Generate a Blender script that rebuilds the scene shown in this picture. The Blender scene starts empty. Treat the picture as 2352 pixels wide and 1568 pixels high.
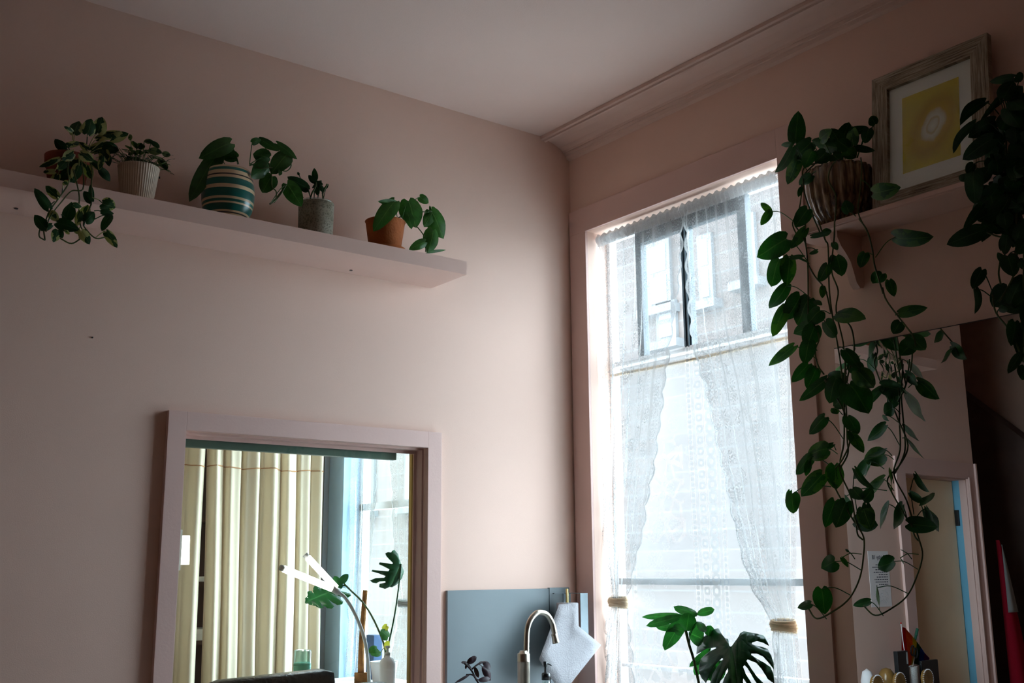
import bpy, bmesh, math, random
from mathutils import Vector, Matrix

# ------------------------------------------------------------------ camera
SC = bpy.context.scene
COL = SC.collection
F_PX, YAW, PITCH, ROLL = 2465.18, math.radians(52.809), math.radians(12.0057), math.radians(-.44309)
CAM = Vector((-3.0756, -3.6, 1.5))
FW = Vector((math.cos(YAW)*math.cos(PITCH), math.sin(YAW)*math.cos(PITCH), math.sin(PITCH)))
_rt = Vector((math.sin(YAW), -math.cos(YAW), 0)); _up = _rt.cross(FW)
RT = math.cos(ROLL)*_rt + math.sin(ROLL)*_up
UP = -math.sin(ROLL)*_rt + math.cos(ROLL)*_up
cam = bpy.data.cameras.new('camera'); cam.sensor_width = 36; cam.lens = F_PX/2352*36; cam.clip_start = .05
camo = bpy.data.objects.new('camera', cam); COL.objects.link(camo)
camo.matrix_world = Matrix(((RT.x, UP.x, -FW.x, CAM.x), (RT.y, UP.y, -FW.y, CAM.y), (RT.z, UP.z, -FW.z, CAM.z), (0, 0, 0, 1)))
SC.camera = camo

# ------------------------------------------------------------------ light
world = bpy.data.worlds.new('overcast_sky'); SC.world = world; world.use_nodes = True
bg = world.node_tree.nodes['Background']; bg.inputs[0].default_value = (.79, .945, 1.13, 1); bg.inputs[1].default_value = 10.0
def portal(y0, y1, z0, z1, x):
    # sampling aid only: tells Cycles where the sky enters; a portal gives off no light itself
    l = bpy.data.lights.new('window_portal', 'AREA'); l.shape = 'RECTANGLE'; l.size = z1-z0; l.size_y = y1-y0
    l.cycles.is_portal = True
    o = bpy.data.objects.new('window_portal', l); COL.objects.link(o)
    o.location = (x, (y0+y1)/2, (z0+z1)/2); o.rotation_euler = (0, math.radians(90), 0)
portal(-1.2, -.115, .95, 2.99, .17)
portal(1.02, 2.12, .85, 2.9, .18)
SC.view_settings.view_transform = 'Standard'; SC.view_settings.look = 'None'
SC.view_settings.exposure = 1.02; SC.view_settings.gamma = 1.0; SC.view_settings.use_curve_mapping = False
SC.cycles.max_bounces = 8; SC.cycles.diffuse_bounces = 5; SC.cycles.glossy_bounces = 3; SC.cycles.transmission_bounces = 4; SC.cycles.transparent_max_bounces = 14
SC.cycles.sample_clamp_indirect = 6.0; SC.cycles.adaptive_threshold = .03

# ------------------------------------------------------------------ measuring helpers (photo 2352x1568 -> world planes)
def ray(x, y): return FW + (x-1176)/F_PX*RT - (y-784)/F_PX*UP
def oX(x, y, v=0.0): d = ray(x, y); return CAM + (v-CAM.x)/d.x*d
def oY(x, y, v=0.0): d = ray(x, y); return CAM + (v-CAM.y)/d.y*d
def oZ(x, y, v=0.0): d = ray(x, y); return CAM + (v-CAM.z)/d.z*d
# the mirror stands a little proud of the right wall at its window side (hinged slightly open)
MIR_A, MIR_B = Vector((-.036, -1.409, 0)), Vector((-.016, -2.615, 0))
MIR_N = Vector((MIR_B.y-MIR_A.y, -(MIR_B.x-MIR_A.x), 0)).normalized()
if MIR_N.x > 0: MIR_N = -MIR_N
def mray(x, y):
    d = ray(x, y); h = CAM + ((MIR_A-CAM).dot(MIR_N)/d.dot(MIR_N))*d
    return h, d - 2*d.dot(MIR_N)*MIR_N
def mY(x, y, v=0.0):      # a place seen in the mirror on the right wall, at depth Y = v
    h, e = mray(x, y); return h + (v-h.y)/e.y*e
def mX(x, y, v):
    h, e = mray(x, y); return h + (v-h.x)/e.x*e

# ------------------------------------------------------------------ materials
def newmat(name):
    m = bpy.data.materials.new(name); m.use_nodes = True; nt = m.node_tree
    for n in list(nt.nodes): nt.nodes.remove(n)
    out = nt.nodes.new('ShaderNodeOutputMaterial')
    return m, nt, out
def N(nt, t, **kw):
    n = nt.nodes.new('ShaderNode'+t)
    for k, v in kw.items():
        if k.startswith('i_'):
            key = k[2:]; n.inputs[int(key) if key.isdigit() else key.replace('_', ' ')].default_value = v
        else: setattr(n, k, v)
    return n
def c4(c): return (c[0], c[1], c[2], 1)
def math_(nt, op, a, b=None, c=None, clamp=False):
    n = N(nt, 'Math', operation=op); n.use_clamp = clamp
    for i, v in enumerate((a, b, c)):
        if v is None: continue
        if isinstance(v, (int, float)): n.inputs[i].default_value = v
        else: nt.links.new(v, n.inputs[i])
    return n.outputs[0]
def ramp(nt, src, stops, interp='LINEAR'):
    r = N(nt, 'ValToRGB'); r.color_ramp.interpolation = interp
    els = r.color_ramp.elements
    while len(els) < len(stops): els.new(.5)
    for e, (p, c) in zip(els, stops): e.position = p; e.color = c4(c)
    nt.links.new(src, r.inputs[0]); return r.outputs[0]
def mixc(nt, fac, a, b, mode='MIX'):
    n = N(nt, 'Mix', data_type='RGBA', blend_type=mode)
    for i, v in ((0, fac), (6, a), (7, b)):
        if isinstance(v, (int, float)): n.inputs[i].default_value = v
        elif isinstance(v, tuple): n.inputs[i].default_value = c4(v)
        else: nt.links.new(v, n.inputs[i])
    return n.outputs[2]
def paint(name, col, rough=.6, spec=.3, var=.06, scale=6., bump=.05, bscale=220., metal=0., coat=0.):
    m, nt, out = newmat(name)
    p = N(nt, 'BsdfPrincipled', i_Roughness=rough, i_Metallic=metal); p.inputs['Specular IOR Level'].default_value = spec
    p.inputs['Coat Weight'].default_value = coat
    tc = N(nt, 'TexCoord'); nz = N(nt, 'TexNoise', i_Scale=scale, i_Detail=5.); nt.links.new(tc.outputs['Object'], nz.inputs['Vector'])
    lo = tuple(max(0, c*(1-var)) for c in col); hi = tuple(min(1, c*(1+var)) for c in col)
    nt.links.new(ramp(nt, nz.outputs[0], [(.3, lo), (.7, hi)]), p.inputs['Base Color'])
    if bump:
        b2 = N(nt, 'TexNoise', i_Scale=bscale, i_Detail=3.); nt.links.new(tc.outputs['Object'], b2.inputs['Vector'])
        bp = N(nt, 'Bump', i_Strength=bump, i_Distance=.01); nt.links.new(b2.outputs[0], bp.inputs['Height']); nt.links.new(bp.outputs[0], p.inputs['Normal'])
    nt.links.new(p.outputs[0], out.inputs[0]); return m
def emit(name, col, s):
    m, nt, out = newmat(name); e = N(nt, 'Emission', i_Strength=s); e.inputs[0].default_value = c4(col)
    nt.links.new(e.outputs[0], out.inputs[0]); return m
def thin_glass(name, refl=.08, tint=(.97, 1, .98), rough=0.):
    m, nt, out = newmat(name)
    t = N(nt, 'BsdfTransparent'); t.inputs[0].default_value = c4(tint)
    g = N(nt, 'BsdfGlossy', i_Roughness=rough)
    lw = N(nt, 'LayerWeight', i_Blend=.5); fac = math_(nt, 'MULTIPLY_ADD', math_(nt, 'POWER', lw.outputs['Facing'], 4.), .6, refl*.35, clamp=True)
    mx = N(nt, 'MixShader'); nt.links.new(fac, mx.inputs[0]); nt.links.new(t.outputs[0], mx.inputs[1]); nt.links.new(g.outputs[0], mx.inputs[2])
    nt.links.new(mx.outputs[0], out.inputs[0]); return m
def leafmat(name, base, vein, varieg=None, trans=.35, rough=.38, veins=9.):
    m, nt, out = newmat(name)
    uv = N(nt, 'UVMap'); sx = N(nt, 'SeparateXYZ'); nt.links.new(uv.outputs[0], sx.inputs[0])
    au = math_(nt, 'ABSOLUTE', math_(nt, 'SUBTRACT', sx.outputs[0], .5))
    mid = math_(nt, 'LESS_THAN', au, .022)
    w = math_(nt, 'FRACT', math_(nt, 'MULTIPLY', math_(nt, 'SUBTRACT', sx.outputs[1], math_(nt, 'MULTIPLY', au, .7)), veins))
    side = math_(nt, 'LESS_THAN', w, .07)
    tc = N(nt, 'TexCoord'); nz = N(nt, 'TexNoise', i_Scale=30., i_Detail=4.); nt.links.new(tc.outputs['Object'], nz.inputs['Vector'])
    lo = tuple(c*.75 for c in base); hi = tuple(min(1, c*1.4) for c in base)
    col = ramp(nt, nz.outputs[0], [(.3, lo), (.72, hi)])
    if varieg:
        nz2 = N(nt, 'TexNoise', i_Scale=24., i_Detail=3.); nt.links.new(tc.outputs['Object'], nz2.inputs['Vector'])
        v = math_(nt, 'ADD', nz2.outputs[0], math_(nt, 'MULTIPLY', au, .42))
        col = mixc(nt, math_(nt, 'SMOOTH_MIN', 1., math_(nt, 'GREATER_THAN', v, .62), .05), col, varieg)
    col = mixc(nt, math_(nt, 'MULTIPLY', side, .3), col, vein)
    col = mixc(nt, math_(nt, 'MULTIPLY', mid, .7), col, vein)
    p = N(nt, 'BsdfPrincipled', i_Roughness=rough); p.inputs['Specular IOR Level'].default_value = .28
    nt.links.new(col, p.inputs['Base Color'])
    tr = N(nt, 'BsdfTranslucent'); nt.links.new(mixc(nt, 1., col, (.9, 1.25, .35), 'MULTIPLY'), tr.inputs[0])
    mx = N(nt, 'MixShader', i_0=trans); nt.links.new(p.outputs[0], mx.inputs[1]); nt.links.new(tr.outputs[0], mx.inputs[2])
    bp = N(nt, 'Bump', i_Strength=.25, i_Distance=.002); nt.links.new(math_(nt, 'MAXIMUM', side, mid), bp.inputs['Height']); nt.links.new(bp.outputs[0], p.inputs['Normal'])
    nt.links.new(mx.outputs[0], out.inputs[0]); return m

PINK = (.775, .55, .455)
M = {}
M['wall'] = paint('pink_wall_paint', PINK, .75, .2, .025, 1.3, .05, 260.)
M['ceil'] = paint('pink_ceiling_paint', (.75, .57, .50), .8, .2, .03, 1.1, .06, 180.)
M['trim'] = paint('pink_trim_gloss', (.70, .485, .43), .5, .2, .03, 3., .04, 120.)
M['shelf'] = paint('pink_shelf_paint', (.73, .51, .435), .6, .15, .03, 3., .05, 200.)
M['floor'] = paint('oak_floor', (.30, .19, .11), .5, .4, .2, 5.)
M['cream_wall'] = paint('cream_wall', (.80, .70, .52), .8, .2, .03)
M['blue_wall'] = paint('blue_wall', (.42, .60, .78), .8, .2, .03)
M['hall'] = paint('dark_hall_paint', (.42, .26, .20), .85, .1, .08)
M['hall_dark'] = paint('dark_stair_wood', (.10, .06, .048), .7, .2, .1)
M['white'] = paint('white_paint', (.82, .80, .80), .5, .4, .02)
M['steel_dark'] = paint('dark_steel', (.025, .04, .05), .4, .5, .1)
M['glass'] = thin_glass('window_glass')
M['pane'] = thin_glass('interior_pane', .12, (.96, .985, .955))
M['brass'] = paint('brass_strip', (.72, .55, .22), .35, .5, .05, metal=.8)
M['blind'] = paint('grey_green_rail', (.13, .20, .17), .5, .4, .05)
M['mirror'] = paint('silver_mirror', (.86, .87, .86), .0, .5, .0, bump=0, metal=1.)
M['mirror_edge'] = paint('mirror_edge', (.05, .055, .05), .4, .5, .05)
M['splash'] = paint('grey_blue_panel', (.165, .20, .215), .38, .4, .03, 4., .02)
M['nickel'] = paint('brushed_nickel', (.46, .42, .35), .28, .5, .08, 40., .05, 400., metal=1.)
M['bracket'] = paint('grey_blue_metal', (.17, .21, .23), .4, .5, .04, metal=.3)
M['paper'] = paint('paper_towel', (.37, .36, .37), .9, .1, .03, 60., .3, 160.)
M['black'] = paint('black_plastic', (.012, .013, .014), .35, .5, .1)
M['leather'] = paint('black_leather', (.012, .012, .012), .32, .5, .2, 8., .5, 60.)
M['clear'] = thin_glass('clear_bottle', .5, (.82, .93, .90))
M['tie'] = paint('tan_ribbon', (.72, .56, .38), .8, .2, .1, 30., .3, 90.)
M['soil'] = paint('potting_soil', (.03, .02, .014), .95, .05, .4, 40., .8, 60.)
M['stem'] = paint('green_stem', (.055, .085, .02), .5, .3, .3, 20.)
M['counter'] = paint('grey_worktop', (.35, .36, .36), .4, .4, .05)
M['leaf'] = leafmat('pothos_leaf', (.010, .070, .014), (.07, .16, .05), trans=.26)
M['leaf_gold'] = leafmat('golden_pothos_leaf', (.012, .075, .014), (.08, .18, .05), (.04, .13, .02), trans=.26)
M['leaf_dark'] = leafmat('dark_vine_leaf', (.008, .045, .012), (.04, .10, .04), trans=.2)
M['leaf_var'] = leafmat('variegated_leaf', (.012, .055, .016), (.10, .16, .07), (.36, .37, .15), trans=.2)
M['leaf_heart'] = leafmat('heart_leaf', (.022, .080, .016), (.07, .16, .04), trans=.25, veins=7.)
M['leaf_bright'] = leafmat('bright_heart_leaf', (.03, .12, .02), (.10, .24, .06), trans=.28, veins=7.)
M['leaf_small'] = leafmat('small_peperomia_leaf', (.014, .05, .016), (.06, .12, .05), (.14, .20, .08), trans=.2)
M['leaf_monstera'] = leafmat('monstera_leaf', (.012, .075, .026), (.05, .17, .07), trans=.33, veins=8., rough=.3)
M['leaf_purple'] = leafmat('dark_purple_leaf', (.030, .012, .020), (.05, .02, .03), trans=.15)
M['terra'] = paint('terracotta', (.42, .125, .035), .75, .2, .22, 14., .2, 120.)
M['terra_old'] = paint('old_dark_terracotta', (.22, .055, .028), .8, .2, .3, 10., .2, 120.)
M['ribbed'] = paint('cream_ribbed_glaze', (.66, .55, .42), .45, .4, .05, 8.)
def concrete():
    m, nt, out = newmat('speckled_concrete')
    p = N(nt, 'BsdfPrincipled', i_Roughness=.85); tc = N(nt, 'TexCoord')
    n1 = N(nt, 'TexNoise', i_Scale=9., i_Detail=6.); n2 = N(nt, 'TexNoise', i_Scale=160., i_Detail=2.)
    for n in (n1, n2): nt.links.new(tc.outputs['Object'], n.inputs['Vector'])
    a = ramp(nt, n1.outputs[0], [(.3, (.20, .18, .12)), (.7, (.42, .40, .32))]); b = ramp(nt, n2.outputs[0], [(.38, (.45, .45, .42)), (.5, (1, 1, 1))])
    nt.links.new(mixc(nt, .8, a, b, 'MULTIPLY'), p.inputs['Base Color']); nt.links.new(p.outputs[0], out.inputs[0]); return m
M['concrete'] = concrete()
def striped():
    # painted glaze bands on the belly pot, bottom to top (object height 0..0.2 m)
    m, nt, out = newmat('green_cream_banded_glaze'); p = N(nt, 'BsdfPrincipled', i_Roughness=.28); p.inputs['Specular IOR Level'].default_value = .5
    tc = N(nt, 'TexCoord'); s = N(nt, 'SeparateXYZ'); nt.links.new(tc.outputs['Object'], s.inputs[0])
    G = (.004, .115, .095); C = (.62, .47, .29); K = (.02, .016, .012)
    st = [(0, G), (.085, C), (.115, K), (.135, C), (.165, G), (.275, C), (.305, G), (.355, C), (.395, G), (.55, C), (.62, G), (.745, C), (.80, K), (.825, C), (.90, G), (.955, C)]
    nt.links.new(ramp(nt, math_(nt, 'MULTIPLY', s.outputs[2], 1/.197), st, 'CONSTANT'), p.inputs['Base Color'])
    nt.links.new(p.outputs[0], out.inputs[0]); return m
M['striped'] = striped()
def drip():
    m, nt, out = newmat('brown_drip_glaze'); p = N(nt, 'BsdfPrincipled', i_Roughness=.22); p.inputs['Coat Weight'].default_value = .5
    tc = N(nt, 'TexCoord'); mp = N(nt, 'Mapping'); mp.inputs['Scale'].default_value = (60, 60, 5); nt.links.new(tc.outputs['Object'], mp.inputs[0])
    nz = N(nt, 'TexNoise', i_Scale=1.6, i_Detail=4.); nt.links.new(mp.outputs[0], nz.inputs['Vector'])
    nt.links.new(ramp(nt, nz.outputs[0], [(.32, (.035, .014, .008)), (.5, (.15, .085, .035)), (.68, (.33, .23, .12))]), p.inputs['Base Color'])
    nt.links.new(p.outputs[0], out.inputs[0]); return m
M['drip'] = drip()
def weathered():
    m, nt, out = newmat('weathered_white_wood'); p = N(nt, 'BsdfPrincipled', i_Roughness=.8); uv = N(nt, 'UVMap')
    mp = N(nt, 'Mapping'); mp.inputs['Scale'].default_value = (4, 90, 1); nt.links.new(uv.outputs[0], mp.inputs[0])
    nz = N(nt, 'TexNoise', i_Scale=2.2, i_Detail=8., i_Roughness=.7); nt.links.new(mp.outputs[0], nz.inputs['Vector'])
    nt.links.new(ramp(nt, nz.outputs[0], [(.36, (.08, .055, .035)), (.47, (.27, .22, .15)), (.6, (.48, .42, .32))]), p.inputs['Base Color'])
    b = N(nt, 'Bump', i_Strength=.5, i_Distance=.003); nt.links.new(nz.outputs[0], b.inputs['Height']); nt.links.new(b.outputs[0], p.inputs['Normal'])
    nt.links.new(p.outputs[0], out.inputs[0]); return m
M['weathered'] = weathered()
def artprint():
    m, nt, out = newmat('yellow_swirl_print'); p = N(nt, 'BsdfPrincipled', i_Roughness=.6); uv = N(nt, 'UVMap')
    s = N(nt, 'SeparateXYZ'); nt.links.new(uv.outputs[0], s.inputs[0])
    dx = math_(nt, 'SUBTRACT', s.outputs[0], .55); dy = math_(nt, 'MULTIPLY', math_(nt, 'SUBTRACT', s.outputs[1], .50), 1.1)
    a = math_(nt, 'ADD', dx, dy); b = math_(nt, 'SUBTRACT', dy, dx)
    rr = math_(nt, 'SQRT', math_(nt, 'ADD', math_(nt, 'MULTIPLY', math_(nt, 'MULTIPLY', a, a), .42), math_(nt, 'MULTIPLY', math_(nt, 'MULTIPLY', b, b), .85)))
    nz = N(nt, 'TexNoise', i_Scale=5., i_Detail=4.); nt.links.new(uv.outputs[0], nz.inputs['Vector'])
    r2 = math_(nt, 'ADD', rr, math_(nt, 'MULTIPLY', math_(nt, 'SUBTRACT', nz.outputs[0], .5), .12))
    nt.links.new(ramp(nt, r2, [(0, (.85, .82, .78)), (.08, (.72, .66, .6)), (.11, (.60, .47, .25)), (.14, (.80, .74, .66)), (.20, (.70, .62, .45)), (.25, (.62, .40, .02)), (.36, (.55, .34, .01)), (.55, (.66, .50, .02))]), p.inputs['Base Color'])
    nt.links.new(p.outputs[0], out.inputs[0]); return m
M['print'] = artprint()
def fabric(name, col, trans=.35, bump=.15):
    m, nt, out = newmat(name); d = N(nt, 'BsdfDiffuse'); d.inputs[0].default_value = c4(col); t = N(nt, 'BsdfTranslucent'); t.inputs[0].default_value = c4(col)
    tc = N(nt, 'TexCoord'); nz = N(nt, 'TexNoise', i_Scale=300.); nt.links.new(tc.outputs['Object'], nz.inputs['Vector'])
    b = N(nt, 'Bump', i_Strength=bump, i_Distance=.002); nt.links.new(nz.outputs[0], b.inputs['Height']); nt.links.new(b.outputs[0], d.inputs['Normal'])
    mx = N(nt, 'MixShader', i_0=trans); nt.links.new(d.outputs[0], mx.inputs[1]); nt.links.new(t.outputs[0], mx.inputs[2]); nt.links.new(mx.outputs[0], out.inputs[0]); return m
M['beige'] = fabric('beige_curtain_cloth', (.84, .73, .56), .3)
def lace(name, panel=False, base=.34, col=(.43, .42, .41), trans=.18):
    # openwork cloth: the UV map is in metres; threads scatter light, holes let it pass
    m, nt, out = newmat(name); uv = N(nt, 'UVMap')
    d = N(nt, 'BsdfDiffuse'); d.inputs[0].default_value = c4(col); t = N(nt, 'BsdfTranslucent'); t.inputs[0].default_value = c4(col)
    cl = N(nt, 'MixShader', i_0=trans); nt.links.new(d.outputs[0], cl.inputs[1]); nt.links.new(t.outputs[0], cl.inputs[2])
    s = N(nt, 'SeparateXYZ'); nt.links.new(uv.outputs[0], s.inputs[0])
    vo = N(nt, 'TexVoronoi', i_Scale=11.); nt.links.new(uv.outputs[0], vo.inputs['Vector'])
    nz = N(nt, 'TexNoise', i_Scale=130., i_Detail=2.); nt.links.new(uv.outputs[0], nz.inputs['Vector'])
    blob = math_(nt, 'LESS_THAN', vo.outputs['Distance'], .42)
    petal = math_(nt, 'GREATER_THAN', nz.outputs[0], .50)
    flower = math_(nt, 'MULTIPLY', blob, petal)
    bgn = math_(nt, 'MULTIPLY', math_(nt, 'GREATER_THAN', nz.outputs[0], .54), .10)
    den = math_(nt, 'ADD', math_(nt, 'MULTIPLY_ADD', flower, .20, base), bgn)
    if panel:
        # ladder columns of rings, rows of dots and open strips down the panel
        def col_mask(u0, u1): return math_(nt, 'MULTIPLY', math_(nt, 'GREATER_THAN', s.outputs[0], u0), math_(nt, 'LESS_THAN', s.outputs[0], u1))
        def rings(u0, u1, pitch, r0, r1):
            du = math_(nt, 'SUBTRACT', s.outputs[0], (u0+u1)/2)
            dv = math_(nt, 'MULTIPLY', math_(nt, 'SUBTRACT', math_(nt, 'FRACT', math_(nt, 'MULTIPLY', s.outputs[1], 1/pitch)), .5), pitch)
            rr = math_(nt, 'POWER', math_(nt, 'ADD', math_(nt, 'POWER', math_(nt, 'ABSOLUTE', du), 3.), math_(nt, 'POWER', math_(nt, 'ABSOLUTE', dv), 3.)), 1/3.)
            return math_(nt, 'MULTIPLY', math_(nt, 'GREATER_THAN', rr, r0), math_(nt, 'LESS_THAN', rr, r1))
        den = math_(nt, 'MULTIPLY_ADD', flower, .10, .42)
        for u0, u1, pitch, r0, r1 in ((.400, .440, .045, .006, .016), (.442, .500, .045, .010, .0225), (.515, .543, .021, -.1, .0075), (.362, .386, .021, -.1, .008), (.012, .030, .03, -.1, .007), (.70, .72, .021, -.1, .007)):
            k = col_mask(u0, u1); open_ = math_(nt, 'MULTIPLY_ADD', rings(u0, u1, pitch, r0, r1), .55, .15)
            den = math_(nt, 'ADD', math_(nt, 'MULTIPLY', den, math_(nt, 'SUBTRACT', 1., k)), math_(nt, 'MULTIPLY', open_, k))
        # openwork scrolls in the middle field
        vs = N(nt, 'TexVoronoi', i_Scale=16., feature='DISTANCE_TO_EDGE'); nt.links.new(uv.outputs[0], vs.inputs['Vector'])
        scroll = math_(nt, 'MULTIPLY', math_(nt, 'LESS_THAN', vs.outputs[0], .10), col_mask(.05, .33))
        band = math_(nt, 'MULTIPLY', math_(nt, 'GREATER_THAN', s.outputs[1], .35), math_(nt, 'LESS_THAN', s.outputs[1], .78))
        low = math_(nt, 'GREATER_THAN', s.outputs[1], 1.12)
        den = math_(nt, 'SUBTRACT', den, math_(nt, 'MULTIPLY', math_(nt, 'MULTIPLY', scroll, math_(nt, 'MAXIMUM', band, low)), .4))
    # threads close up where a fold turns edge-on
    lw = N(nt, 'LayerWeight', i_Blend=.5); den = math_(nt, 'ADD', den, math_(nt, 'MULTIPLY', math_(nt, 'SUBTRACT', 1., den), math_(nt, 'MULTIPLY', math_(nt, 'POWER', lw.outputs['Facing'], 1.5), .75)))
    tr = N(nt, 'BsdfTransparent'); mx = N(nt, 'MixShader')
    nt.links.new(math_(nt, 'MINIMUM', den, .97), mx.inputs[0]); nt.links.new(tr.outputs[0], mx.inputs[1]); nt.links.new(cl.outputs[0], mx.inputs[2])
    nt.links.new(mx.outputs[0], out.inputs[0]); return m
M['lace'] = lace('floral_lace')
M['lace_panel'] = lace('openwork_lace_panel', True)
def bricks():
    m, nt, out = newmat('pale_brick'); p = N(nt, 'BsdfPrincipled', i_Roughness=.9); tc = N(nt, 'TexCoord')
    mp = N(nt, 'Mapping'); mp.inputs['Rotation'].default_value = (math.radians(90), 0, math.radians(90)); nt.links.new(tc.outputs['Object'], mp.inputs[0])
    b = N(nt, 'TexBrick', i_Scale=2.2); b.inputs['Color1'].default_value = (.060, .045, .038, 1); b.inputs['Color2'].default_value = (.045, .034, .030, 1); b.inputs['Mortar'].default_value = (.070, .064, .060, 1)
    nt.links.new(mp.outputs[0], b.inputs['Vector']); nt.links.new(b.outputs[0], p.inputs['Base Color']); nt.links.new(p.outputs[0], out.inputs[0]); return m
M['brick'] = bricks()

# ------------------------------------------------------------------ mesh helpers
def link(name, me, mat, parent=None):
    o = bpy.data.objects.new(name, me); COL.objects.link(o)
    if mat is not None:
        for mm in (mat if isinstance(mat, (list, tuple)) else [mat]): me.materials.append(mm)
    if parent is not None:
        o.parent = parent   # parents are never rotated
        o.matrix_parent_inverse = Matrix.Translation(-world_loc(parent))
    return o
def world_loc(o):
    v = o.location.copy()
    if o.parent is not None: v = o.matrix_parent_inverse @ v + world_loc(o.parent)
    return v
def tag(o, label=None, cat=None, group=None, kind=None):
    if label: o['label'] = label
    if cat: o['category'] = cat
    if group: o['group'] = group
    if kind: o['kind'] = kind
    return o
def thing(name, label, cat, loc, group=None):
    o = bpy.data.objects.new(name, None); COL.objects.link(o); o.location = loc; o.empty_display_size = .05
    return tag(o, label, cat, group)
def struct(name, loc=(0, 0, 0), label=None):
    o = bpy.data.objects.new(name, None); COL.objects.link(o); o.location = loc; o.empty_display_size = .05
    return tag(o, label, kind='structure')
def bm_obj(name, bm, mat, parent=None, smooth=False, origin=None):
    me = bpy.data.meshes.new(name)
    if origin is not None: bmesh.ops.translate(bm, verts=bm.verts, vec=-Vector(origin))
    bmesh.ops.recalc_face_normals(bm, faces=bm.faces) if not smooth == 'raw' else None
    bm.to_mesh(me); bm.free()
    if smooth:
        for p in me.polygons: p.use_smooth = True
    o = link(name, me, mat, parent)
    if origin is not None: o.location = origin
    return o
def add_box(bm, lo, hi, bev=0.):
    r = bmesh.ops.create_cube(bm, size=1.)
    s = Vector(hi)-Vector(lo); c = (Vector(hi)+Vector(lo))/2
    for v in r['verts']: v.co = Vector((v.co.x*s.x, v.co.y*s.y, v.co.z*s.z)) + c
    if bev:
        es = {e for v in r['verts'] for e in v.link_edges}
        bmesh.ops.bevel(bm, geom=list(es), offset=bev, segments=2, affect='EDGES', profile=.7)
def box(name, lo, hi, mat, parent=None, bev=0., origin=None):
    lo2 = [min(a, b) for a, b in zip(lo, hi)]; hi2 = [max(a, b) for a, b in zip(lo, hi)]
    bm = bmesh.new(); add_box(bm, lo2, hi2, bev); return bm_obj(name, bm, mat, parent, origin=origin)
def catmull(pts, n=6):
    pts = [Vector(p) for p in pts]
    if len(pts) < 3: return [pts[0].lerp(pts[-1], i/n) for i in range(n+1)]
    P = [2*pts[0]-pts[1]] + pts + [2*pts[-1]-pts[-2]]; out = []
    for i in range(1, len(P)-2):
        for k in range(n):
            t = k/n; a, b, c, d = P[i-1], P[i], P[i+1], P[i+2]
            out.append(.5*((2*b)+(c-a)*t+(2*a-5*b+4*c-d)*t*t+(3*b-a-3*c+d)*t**3))
    return out + [pts[-1]]
def add_tube(bm, pts, r, seg=6, r_end=None, caps=True, uvl=None):
    n = len(pts); rings = []; prev = None
    for i, p in enumerate(pts):
        t = (pts[min(i+1, n-1)]-pts[max(i-1, 0)])
        t = t.normalized() if t.length > 1e-9 else Vector((0, 0, 1))
        if prev is None: a = t.orthogonal().normalized()
        else:
            a = prev - t*prev.dot(t); a = a.normalized() if a.length > 1e-6 else t.orthogonal().normalized()
        prev = a; b = t.cross(a); rr = r if r_end is None else r+(r_end-r)*i/(n-1)
        if callable(r): rr = r(i/(n-1))
        rings.append([bm.verts.new(p+(a*math.cos(q)+b*math.sin(q))*rr) for q in (2*math.pi*k/seg for k in range(seg))])
    for i in range(n-1):
        for k in range(seg): bm.faces.new((rings[i][k], rings[i][(k+1) % seg], rings[i+1][(k+1) % seg], rings[i+1][k]))
    if caps:
        bm.faces.new(list(reversed(rings[0]))); bm.faces.new(rings[-1])
def tube(name, pts, r, mat, parent=None, seg=8, n=6, r_end=None, smooth=True):
    bm = bmesh.new(); add_tube(bm, catmull(pts, n), r, seg, r_end); return bm_obj(name, bm, mat, parent, smooth)
def lathe(name, prof, center, mat, parent=None, seg=40, ribs=0, ribamp=0., smooth=True, sub=False):
    # prof: list of (radius, height) from the bottom centre outwards and up; origin at the base
    bm = bmesh.new(); rings = []
    for r, z in prof:
        if r < 1e-5: rings.append([bm.verts.new((0, 0, z))]); continue
        ring = []
        for k in range(seg):
            q = 2*math.pi*k/seg; rr = r
            if ribs and r > .02: rr = r + ribamp*(abs(math.sin(q*ribs/2))-.5)*2
            ring.append(bm.verts.new((rr*math.cos(q), rr*math.sin(q), z)))
        rings.append(ring)
    for a, b in zip(rings, rings[1:]):
        if len(a) == 1 and len(b) == 1: continue
        if len(a) == 1:
            for k in range(seg): bm.faces.new((a[0], b[(k+1) % seg], b[k]))
        elif len(b) == 1:
            for k in range(seg): bm.faces.new((a[k], a[(k+1) % seg], b[0]))
        else:
            for k in range(seg): bm.faces.new((a[k], a[(k+1) % seg], b[(k+1) % seg], b[k]))
    me = bpy.data.meshes.new(name); bm.to_mesh(me); bm.free()
    for p in me.polygons: p.use_smooth = smooth
    o = link(name, me, mat, parent); o.location = center
    return o
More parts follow.
